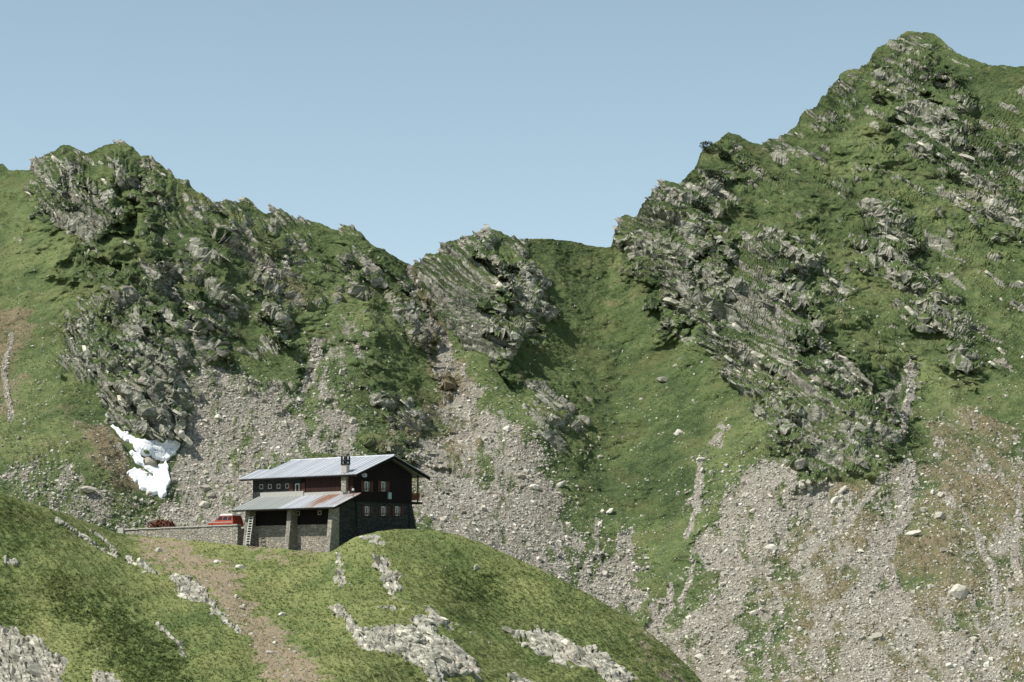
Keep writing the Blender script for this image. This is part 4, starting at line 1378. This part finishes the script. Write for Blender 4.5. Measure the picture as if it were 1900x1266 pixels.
m = MB().bar((1.0, yl_, zl_ - 1.0), (1.0, yl_, zl_ - .05), .035)
lp = m.build('lamp_post', M_IRON, hut)
bm = bmesh.new()
bmesh.ops.create_icosphere(bm, subdivisions=2, radius=.15)
me = bpy.data.meshes.new('lamp_globe')
bm.to_mesh(me)
bm.free()
me.materials.append(M_FRAME)
gl = link(bpy.data.objects.new('lamp_globe', me), lp)
gl.location = (1.0, yl_, zl_)
ya_, za_ = on_gable(721.5, 920, .1)
MB().box(.095, .3, ya_ - .22, ya_ + .25, za_ - .38, za_ + .36).build('meter_box', mat('box_grey', m_plain((.33, .40, .40), .1), .6), hut, bevel=.02)
# drain pipe end below the lower windows
yp, zp = on_gable(720, 962, .05)
MB().bar((.06, yp, zp - .9), (.06, yp, zp + .9), .035).build('drain_pipe', M_IRON, hut)

# balcony on the back wall, seen end on
bal = MB().box(-6.0, .12, GW + .0, GW + 1.75, ZB - .12, ZB + .1).build('balcony', M_TIM, hut)
for x_ in (.0, -2.0, -4.0, -5.9):
    MB().box(x_ - .06, x_ + .06, GW + 1.02, GW + 1.14, ZB + .1, zb_ + .2).build('balcony_post', M_TIM, bal)
m = MB()
for k_ in range(3):
    m.box(.0, .05, GW + .02, GW + 1.35, ZB + .34 + k_ * .22, ZB + .34 + k_ * .22 + .19)
    m.box(-5.9, .0, GW + 1.30, GW + 1.36, ZB + .34 + k_ * .22, ZB + .34 + k_ * .22 + .19)
m.box(-.02, .1, GW + .02, GW + 1.4, ZB + 1.02, ZB + 1.1)
m.build('balcony_railing', M_RAIL, bal)


# ------------------------------------------------------------------ terrace, stone wall, ladder, car, wood heap
def hut_w(x_, y_, z_):
    return HUT_O + UX * x_ + VX * y_ + np.array([0, 0, z_])


WY = -3.75
top_r = on_front(449, 973.5, WY)
top_l = on_front(222, 981, WY)
tz = top_l[1]
ter_z = tz - .35
m = MB()
g0 = [hut_w(-14, WY + .5, ter_z), hut_w(top_l[0] - 2, WY + .5, ter_z), hut_w(top_l[0] - 4, WY + 14, ter_z), hut_w(-14, WY + 16, ter_z)]
m.hexa([p - np.array([0, 0, 4.0]) for p in g0], g0)
tr_ = m.build('terrace', mat('gravel', lambda t, b: (t.base(t.ramp(t.noise(6, 4, .7), [(.3, (.14, .125, .10)), (.7, (.30, .27, .23))])), t.bump(t.noise(12, 3), .6, .05)), .95))
tr_['kind'] = 'structure'

ret = thing('retaining_wall', 'long low grey stone retaining wall with pale coping left of the hut', 'wall', tuple(hut_w(0, WY, 0)), -HUT_T)
x0_, x1_ = top_l[0] + .9, -14.2
zr0, zr1 = tz - .1, top_r[1]
m = MB()
nseg = 24
for i in range(nseg):
    a, b_ = x0_ + (x1_ - x0_) * i / nseg, x0_ + (x1_ - x0_) * (i + 1) / nseg
    za, zb3 = zr0 + (zr1 - zr0) * i / nseg, zr0 + (zr1 - zr0) * (i + 1) / nseg
    m.hexa([(a, -.12, za - 3.6), (b_, -.12, zb3 - 3.6), (b_, .6, zb3 - 3.6), (a, .6, za - 3.6)], [(a, 0, za - .09), (b_, 0, zb3 - .09), (b_, .5, zb3 - .09), (a, .5, za - .09)])
m.build('wall_face', M_RET, ret, recalc=False)
m = MB()
rr = random.Random(4)
for i in range(nseg):
    a, b_ = x0_ + (x1_ - x0_) * i / nseg, x0_ + (x1_ - x0_) * (i + 1) / nseg
    za = zr0 + (zr1 - zr0) * (i + .5) / nseg + rr.uniform(-.02, .02)
    m.box(a + .01, b_ - .01, -.10 + rr.uniform(-.02, .02), .58, za - .088, za + .05)
m.build('coping', M_CONC, ret, recalc=False)
xe = on_front(228, 985, WY)[0]
m = MB().box(x0_ - 1.0, x0_ - .01, -.25, .75, tz - 1.2, tz + .02)
m.build('end_block', M_CONC, ret, bevel=.03)

# ladder in the left bay of the lean-to
lb0 = on_front(459.5, 1010, LY - 2.0)
lt0 = on_front(466.5, 958, LY - 1.1)
lad = thing('ladder', 'pale wooden ladder leaning against the left bay of the hut', 'ladder', tuple(hut_w(lb0[0], LY - 2.0, lb0[1])), -HUT_T)
dx_, dy_, dz_ = lt0[0] - lb0[0], .9, lt0[1] - lb0[1]
lw = .30
m = MB()
for s_ in (-1, 1):
    MB().hexa([(s_ * lw - .03, -.04, -.05), (s_ * lw + .03, -.04, -.05), (s_ * lw + .03, .05, -.05), (s_ * lw - .03, .05, -.05)],
              [(s_ * lw - .03 + dx_, dy_ - .04, dz_), (s_ * lw + .03 + dx_, dy_ - .04, dz_), (s_ * lw + .03 + dx_, dy_ + .05, dz_), (s_ * lw - .03 + dx_, dy_ + .05, dz_)]).build('rail', M_FRAME, lad)
for k_ in range(11):
    f_ = (k_ + .5) / 11
    MB().box(-lw + dx_ * f_ + .03, lw + dx_ * f_ - .03, dy_ * f_ - .03, dy_ * f_ + .03, dz_ * f_ - .035, dz_ * f_ + .035).build('rung', M_FRAME, lad)

# small dark metal stool-like stand next to the ladder
sx0 = on_front(472.5, 1009, LY - 1.5)
st_ = thing('metal_stand', 'small dark metal stand beside the ladder foot', 'stand', tuple(hut_w(sx0[0], LY - 1.5, sx0[1])), -HUT_T)
for s_ in (-.28, .28):
    for d_ in (-.2, .2):
        MB().bar((s_, d_, 0), (s_ * .9, d_ * .9, 1.0), .03).build('leg', M_IRON, st_)
MB().box(-.3, .3, -.22, .22, 1.0, 1.06).build('top', M_IRON, st_)
MB().box(-.28, .28, -.2, .2, .45, .49).build('shelf', M_IRON, st_)

# red vehicle parked on the terrace, nose to the left, half hidden by the wall
cx = on_front(419, 970, WY + 3.2)[0]
car = thing('parked_car', 'red car with a white roof parked behind the stone wall', 'car', tuple(hut_w(cx, WY + 3.2, ter_z)), -HUT_T)
M_RED = mat('red_paint', lambda t, b: (t.base(t.mix(t.noise(2, 3), (.31, .045, .024), (.37, .062, .034))), setattr(b.inputs['Specular IOR Level'], 'default_value', .5)), .3)
M_RUB = mat('rubber', m_plain((.02, .02, .02), .2), .9)
HWc = .82
m = MB()
side = [(-2.15, .35), (2.05, .35), (2.05, .62), (1.98, 1.02), (-.95, 1.0), (-2.0, .88), (-2.15, .68)]
m.prism(side, 'y', -HWc, HWc)
body = m.build('body', M_RED, car, bevel=.04)
gh = [(-1.0, .985), (-.25, 1.62), (1.70, 1.62), (1.97, 1.0)]
lo = [(-1.0, .985), (1.97, 1.0)]
m = MB()
b4 = [(-1.0, -HWc + .03, 1.0), (1.97, -HWc + .03, 1.0), (1.97, HWc - .03, 1.0), (-1.0, HWc - .03, 1.0)]
t4 = [(-.3, -HWc + .14, 1.58), (1.75, -HWc + .14, 1.58), (1.75, HWc - .14, 1.58), (-.3, HWc - .14, 1.58)]
m.hexa(b4, t4)
m.build('cabin', M_RED, car)
m = MB().hexa([(-.36, -HWc + .10, 1.581), (1.81, -HWc + .10, 1.581), (1.81, HWc - .10, 1.581), (-.36, HWc - .10, 1.581)],
              [(-.2, -HWc + .16, 1.80), (1.7, -HWc + .16, 1.80), (1.7, HWc - .16, 1.80), (-.2, HWc - .16, 1.80)])
m.build('roof', M_FRAME, car, bevel=.02)
for s_ in (-1, 1):
    for xa_, xb_ in ((-.62, .18), (.30, 1.0), (1.12, 1.68)):
        fa = lambda x_, z_: (x_, s_ * (HWc - .03 - .11 * (z_ - 1.0) / .58 + .006), z_)
        fb = lambda x_, z_: (x_, s_ * (HWc - .03 - .11 * (z_ - 1.0) / .58 - .02), z_)
        sh = .25 if xa_ < -.5 else 0
        q = [(xa_, 1.08), (xb_, 1.08), (xb_, 1.5), (xa_ + sh + .05, 1.5)]
        MB().hexa([fb(*p) for p in q], [fa(*p) for p in q]).build('side_window', M_GLASS, car)
    MB().box(-2.05, 1.96, s_ * HWc - .012, s_ * HWc + .022, .80, .90).build('crease_highlight', M_PALE, car)  # pale strip imitating the light caught along the body crease
    for x_ in (-1.35, 1.3):
        w_ = MB().bar((x_, s_ * (HWc - .16), .33), (x_, s_ * (HWc + .02), .33), .33, 20).build('wheel', M_RUB, car)
        MB().bar((x_, s_ * (HWc + .02), .33), (x_, s_ * (HWc + .03), .33), .18, 14).build('rim', M_CONC, w_)
    MB().box(-2.18, -2.13, s_ * .55 - .14, s_ * .55 + .14, .62, .78).build('headlight', M_FRAME, car)
MB().hexa([(-.99, -.66, 1.06), (-.99, .66, 1.06), (-.93, .66, 1.06), (-.93, -.66, 1.06)], [(-.40, -.58, 1.53), (-.40, .58, 1.53), (-.34, .58, 1.53), (-.34, -.58, 1.53)]).build('windscreen', M_GLASS, car)

# heap of rust-brown wood behind the wall
hp = on_front(304, 974, WY + 2.6)
heap_o = hut_w(hp[0], WY + 2.6, ter_z)
m = MB()
rr = random.Random(11)
for k_ in range(560):
    f_ = rr.gauss(0, .5)
    if abs(f_) > 1:
        continue
    h_ = (1 - abs(f_) ** 1.6) * 1.25
    c_ = Vector((f_ * 2.1, rr.gauss(0, .5), rr.uniform(.0, h_)))
    d_ = Vector((rr.gauss(0, 1), rr.gauss(0, .6), rr.gauss(0, .55))).normalized() * rr.uniform(.2, .6)
    m.bar(c_ - d_, c_ + d_, rr.uniform(.03, .085), 5)


def m_heap(t, b):
    t.base(t.ramp(t.noise(2.2, 3, .7), [(.35, (.045, .018, .012)), (.55, (.14, .05, .028)), (.75, (.34, .24, .17))]))


heap = m.build('wood_heap', mat('rusty_wood', m_heap, .9), None, recalc=False)
heap.location = tuple(heap_o)
heap.rotation_euler = (0, 0, -HUT_T)
tag(heap, 'heap of rust brown sticks and scrap wood behind the stone wall', 'wood heap')


# ------------------------------------------------------------------ old snow in the gully
sx_, sy_ = np.meshgrid(np.arange(190, 350, 1.2), np.arange(935, 770, -1.2))
r, c, t = mount_at(sx_, sy_)
B0 = P0[r, c]
bd_ = B0[..., 1].copy()
for _ in range(40):
    bp_ = np.pad(bd_, 1, mode='edge')
    bd_ = (bp_[:-2, 1:-1] + bp_[2:, 1:-1] + bp_[1:-1, :-2] + bp_[1:-1, 2:] + 2 * bd_) / 6
B0 = pts(sx_, sy_, bd_)


def inside_xy(poly, x, y):
    m = np.zeros(np.shape(x), bool)
    for (x0, y0), (x1, y1) in zip(poly, poly[1:] + poly[:1]):
        if y0 != y1:
            m ^= ((y0 > y) != (y1 > y)) & (x < (x1 - x0) * (y - y0) / (y1 - y0) + x0)
    return m


jx, jy = 1.3 * nz(fbm(B0, .9, 3, 93, .65)), 1.3 * nz(fbm(B0, .9, 3, 94, .65))
sm_ = (inside_xy([(202, 786), (242, 808), (268, 820), (303, 819), (325, 817), (334, 826), (327, 842), (312, 854), (298, 857), (262, 843), (255, 833), (232, 818), (212, 801)], sx_ + jx, sy_ + jy)
       | inside_xy([(238, 837), (262, 848), (268, 866), (300, 868), (306, 850), (311, 866), (315, 894), (305, 923), (276, 919), (258, 904), (233, 878), (248, 869), (262, 875), (284, 887), (286, 880), (262, 866), (250, 857)], sx_ + jx, sy_ + jy)).astype(float)
for _ in range(3):
    sp_ = np.pad(sm_, 1, mode='edge')
    sm_ = (sp_[:-2, 1:-1] + sp_[2:, 1:-1] + sp_[1:-1, :-2] + sp_[1:-1, 2:] + sm_) / 5
lift = -.22 + .62 * sstep(.15, .85, sm_) + .06 * fbm(B0, 1.2, 3, 91)
Nn_ = N0[r, c]
snow = np_mesh('snow_patch', B0 + Nn_ * lift[..., None], m=M_SNOW, smooth=True,
               quads=(lambda k: np.stack([k[:-1, :-1], k[:-1, 1:], k[1:, 1:], k[1:, :-1]], -1)[(sm_[:-1, :-1] > .03)])(np.arange(sx_.size).reshape(sx_.shape)))
tag(snow, 'white patch of old snow in the gully below the left ridge', 'snow patch')


# ------------------------------------------------------------------ single boulders one can pick out
def boulder(px, py, w, h, label, near=False, tone=.6, tilt=0.0, seed=0, group=None):
    rr_ = np.random.default_rng(1000 + seed)
    if near:
        r_, c_, _ = hill_at(px, py + h * .35)
        P_, N_ = Q1[r_, c_], M1[r_, c_]
    else:
        r_, c_, _ = mount_at(px, py + h * .35)
        P_, N_ = P1[r_, c_], N1[r_, c_]
    k = P_[1] / F
    a, hh = .5 * w * k, .62 * h * k
    bm = bmesh.new()
    bmesh.ops.create_icosphere(bm, subdivisions=3, radius=1.0)
    V = np.array([v.co[:] for v in bm.verts])
    for _ in range(22):
        n = rr_.normal(size=3)
        n /= np.linalg.norm(n)
        lim = rr_.uniform(.60, .93)
        d = V @ n
        V -= np.clip(d - lim, 0, None)[:, None] * n * .97
    V += .05 * np.stack([perlin(V * 1.0, .35, seed + 1), perlin(V, .35, seed + 2), perlin(V, .35, seed + 3)], -1)
    V *= np.array([a * 1.15, a * .8, hh])
    ca, sa = math.cos(tilt), math.sin(tilt)
    V = V @ np.array([[ca, 0, -sa], [0, 1, 0], [sa, 0, ca]])
    for v, q in zip(bm.verts, V):
        v.co = q
    me = bpy.data.meshes.new('boulder')
    bm.to_mesh(me)
    bm.free()
    at = me.attributes.new('tone', 'FLOAT', 'POINT')
    at.data.foreach_set('value', np.full(len(me.vertices), tone, np.float32))
    me.materials.append(M_STONE)
    o = bpy.data.objects.new('boulder', me)
    link(o)
    o.location = tuple(P_ + np.array([0, -.1 * a, hh * .30]))
    tag(o, label, 'boulder', group)


T = -.45
for k_, b_ in enumerate([
    (1780, 1095, 40, 32, 'largest grey boulder, alone on the dry grass at the lower right', False, .62, .5),
    (1742, 952, 22, 19, 'squarish grey boulder on the grassy scree above the largest boulder at the right', False, .55, 0),
    (1430, 1018, 25, 14, 'pale flat topped boulder in the middle of the right scree field', False, .95, 0),
    (1257, 799, 18, 13, 'pale rounded boulder alone on the green gully floor under the dark one', False, .85, 0),
    (1228, 702, 23, 12, 'dark flat boulder lying alone high on the green grass gully', False, .25, -.1),
    (1546, 924, 20, 12, 'lower of two tilted pale slabs at the top edge of the right scree', False, .9, .6),
    (1563, 909, 24, 9, 'upper of two tilted slabs at the top edge of the right scree', False, .6, .7),
    (1684, 852, 16, 11, 'pale boulder just below the right foot of the big crag', False, .8, .2),
    (1692, 990, 30, 11, 'long pale slab lying beside the stony runnel on the right', False, .8, .3),
    (1130, 948, 18, 8, 'small tilted pale slab on the green slope right of the hut', False, .9, .5),
    (1038, 902, 26, 9, 'narrow tilted slab where the scree meets the green slope right of the hut', False, .75, .45),
    (1298, 850, 18, 9, 'pale block at the head of the thin stone streak in the green gully', False, .8, 0),
    (990, 905, 20, 11, 'pale blocky boulder in the middle scree right of the hut roof', False, .85, 0),
    (965, 882, 24, 9, 'dark slab with a shadowed edge in the scree above the hut roof', False, .3, -.1),
    (940, 795, 18, 10, 'light block high in the middle scree below the central crag', False, .9, 0),
    (279, 856, 34, 17, 'grey boulder lying in the snow patch', False, .2, -.4),
    (392, 919, 18, 13, 'dark boulder in the scree above the parked car', False, .12, 0),
    (160, 909, 32, 13, 'broad grey boulder on the stony grass left of the snow patch', False, .6, -.1),
    (378, 936, 20, 13, 'pale boulder in the scree above the stone wall', False, .8, -.2),
    (402, 780, 12, 9, 'small white boulder high in the scree above the snow patch', False, 1.0, 0),
    (335, 803, 14, 12, 'pale block at the foot of the left crag by the snow', False, .85, -.3),
    (500, 940, 1, 1, '', False, 0, 0),
    (1300, 1222, 22, 12, 'pale boulder at the edge of the scree beside the knoll foot', False, .8, 0),
    (1352, 1246, 14, 10, 'small pale boulder in the scree right of the knoll foot', False, .9, 0),
    (1395, 945, 16, 11, 'grey boulder near the top of the right scree field', False, .5, .2),
    (1700, 700, 1, 1, '', False, 0, 0),
    (293, 1022, 14, 10, 'pale boulder on the dirt below the left end of the stone wall', True, .85, 0),
    (403, 1042, 12, 8, 'small white stone on the dirt below the stone wall', True, .95, 0),
    (445, 1052, 18, 9, 'pale rock on the dirt below the hut', True, .85, -.2),
    (522, 1142, 16, 8, 'pale rock on the grass beside the dirt gully', True, .85, 0),
    (448, 1127, 14, 7, 'small brownish rock lower down in the dirt gully', True, .5, 0),
    (502, 1210, 24, 7, 'flat grey slab near the foot of the dirt gully', True, .5, -.3)]):
    if b_[4]:
        boulder(b_[0], b_[1], b_[2], b_[3], b_[4], b_[5], b_[6], -b_[7], k_)


# ------------------------------------------------------------------ dark dwarf pines on the right crest
def m_pine(t, b):
    a = t.attr('tone')
    t.base(t.ramp(a.outputs['Fac'], [(0, (.014, .022, .012)), (.6, (.034, .05, .024)), (1, (.07, .09, .04))]))


M_PINE = mat('pine_needles', m_pine, .9)
M_BARK = mat('bark', m_plain((.09, .07, .05), .3), .95)
for k_, (px, py, w, h, lab) in enumerate([
    (1322, 286, 46, 20, 'dark dwarf pine shrub on the crest just left of the pointed grassy top'),
    (1345, 300, 26, 14, 'small dark dwarf pine on the slope right below the crest shrub'),
    (1330, 335, 40, 18, 'dark dwarf pine shrub among pale rocks below the crest'),
    (1300, 392, 36, 14, 'low dark dwarf pine on the cliff face under the crest'),
    (1632, 192, 26, 18, 'dark dwarf pine in the hollow below the highest peak')]):
    rr_ = np.random.default_rng(500 + k_)
    r_, c_, _ = mount_at(px, py)
    P_ = P1[r_, c_]
    kk = P_[1] / F
    a, hh = .5 * w * kk, h * kk
    sh = thing('dwarf_pine', lab, 'shrub', tuple(P_))
    n = 900
    u = rr_.normal(size=(n, 3))
    u /= np.linalg.norm(u, axis=1)[:, None]
    lob = 1 + .35 * perlin(u, .7, 300 + k_)
    C = u * (rr_.uniform(.45, 1, n) ** .5 * lob)[:, None] * np.array([a, a * .8, hh * .6]) + np.array([0, 0, hh * .35])
    C[:, 2] -= .45 * C[:, 0]
    d = u + rr_.normal(0, .6, (n, 3))
    d /= np.linalg.norm(d, axis=1)[:, None]
    e = np.cross(d, rr_.normal(size=(n, 3)))
    e /= np.linalg.norm(e, axis=1)[:, None]
    L_ = rr_.uniform(.16, .34, n)[:, None]
    V = np.stack([C - e * L_ * .4, C + e * L_ * .4, C + d * L_], 1)
    f_ = np_mesh('foliage', V.reshape(-1, 3), tris=np.arange(n * 3).reshape(-1, 3), m=M_PINE, attrs={'tone': ('FLOAT', np.repeat(rr_.uniform(0, 1, n), 3))})
    f_.parent = sh
    m = MB()
    for j in range(5):
        m.bar((rr_.uniform(-.3, .3) * a, 0, -.5), (rr_.uniform(-.8, .8) * a, rr_.uniform(-.4, .4) * a, hh * .6), .07, 5, .03)
    m.build('stem', M_BARK, sh)
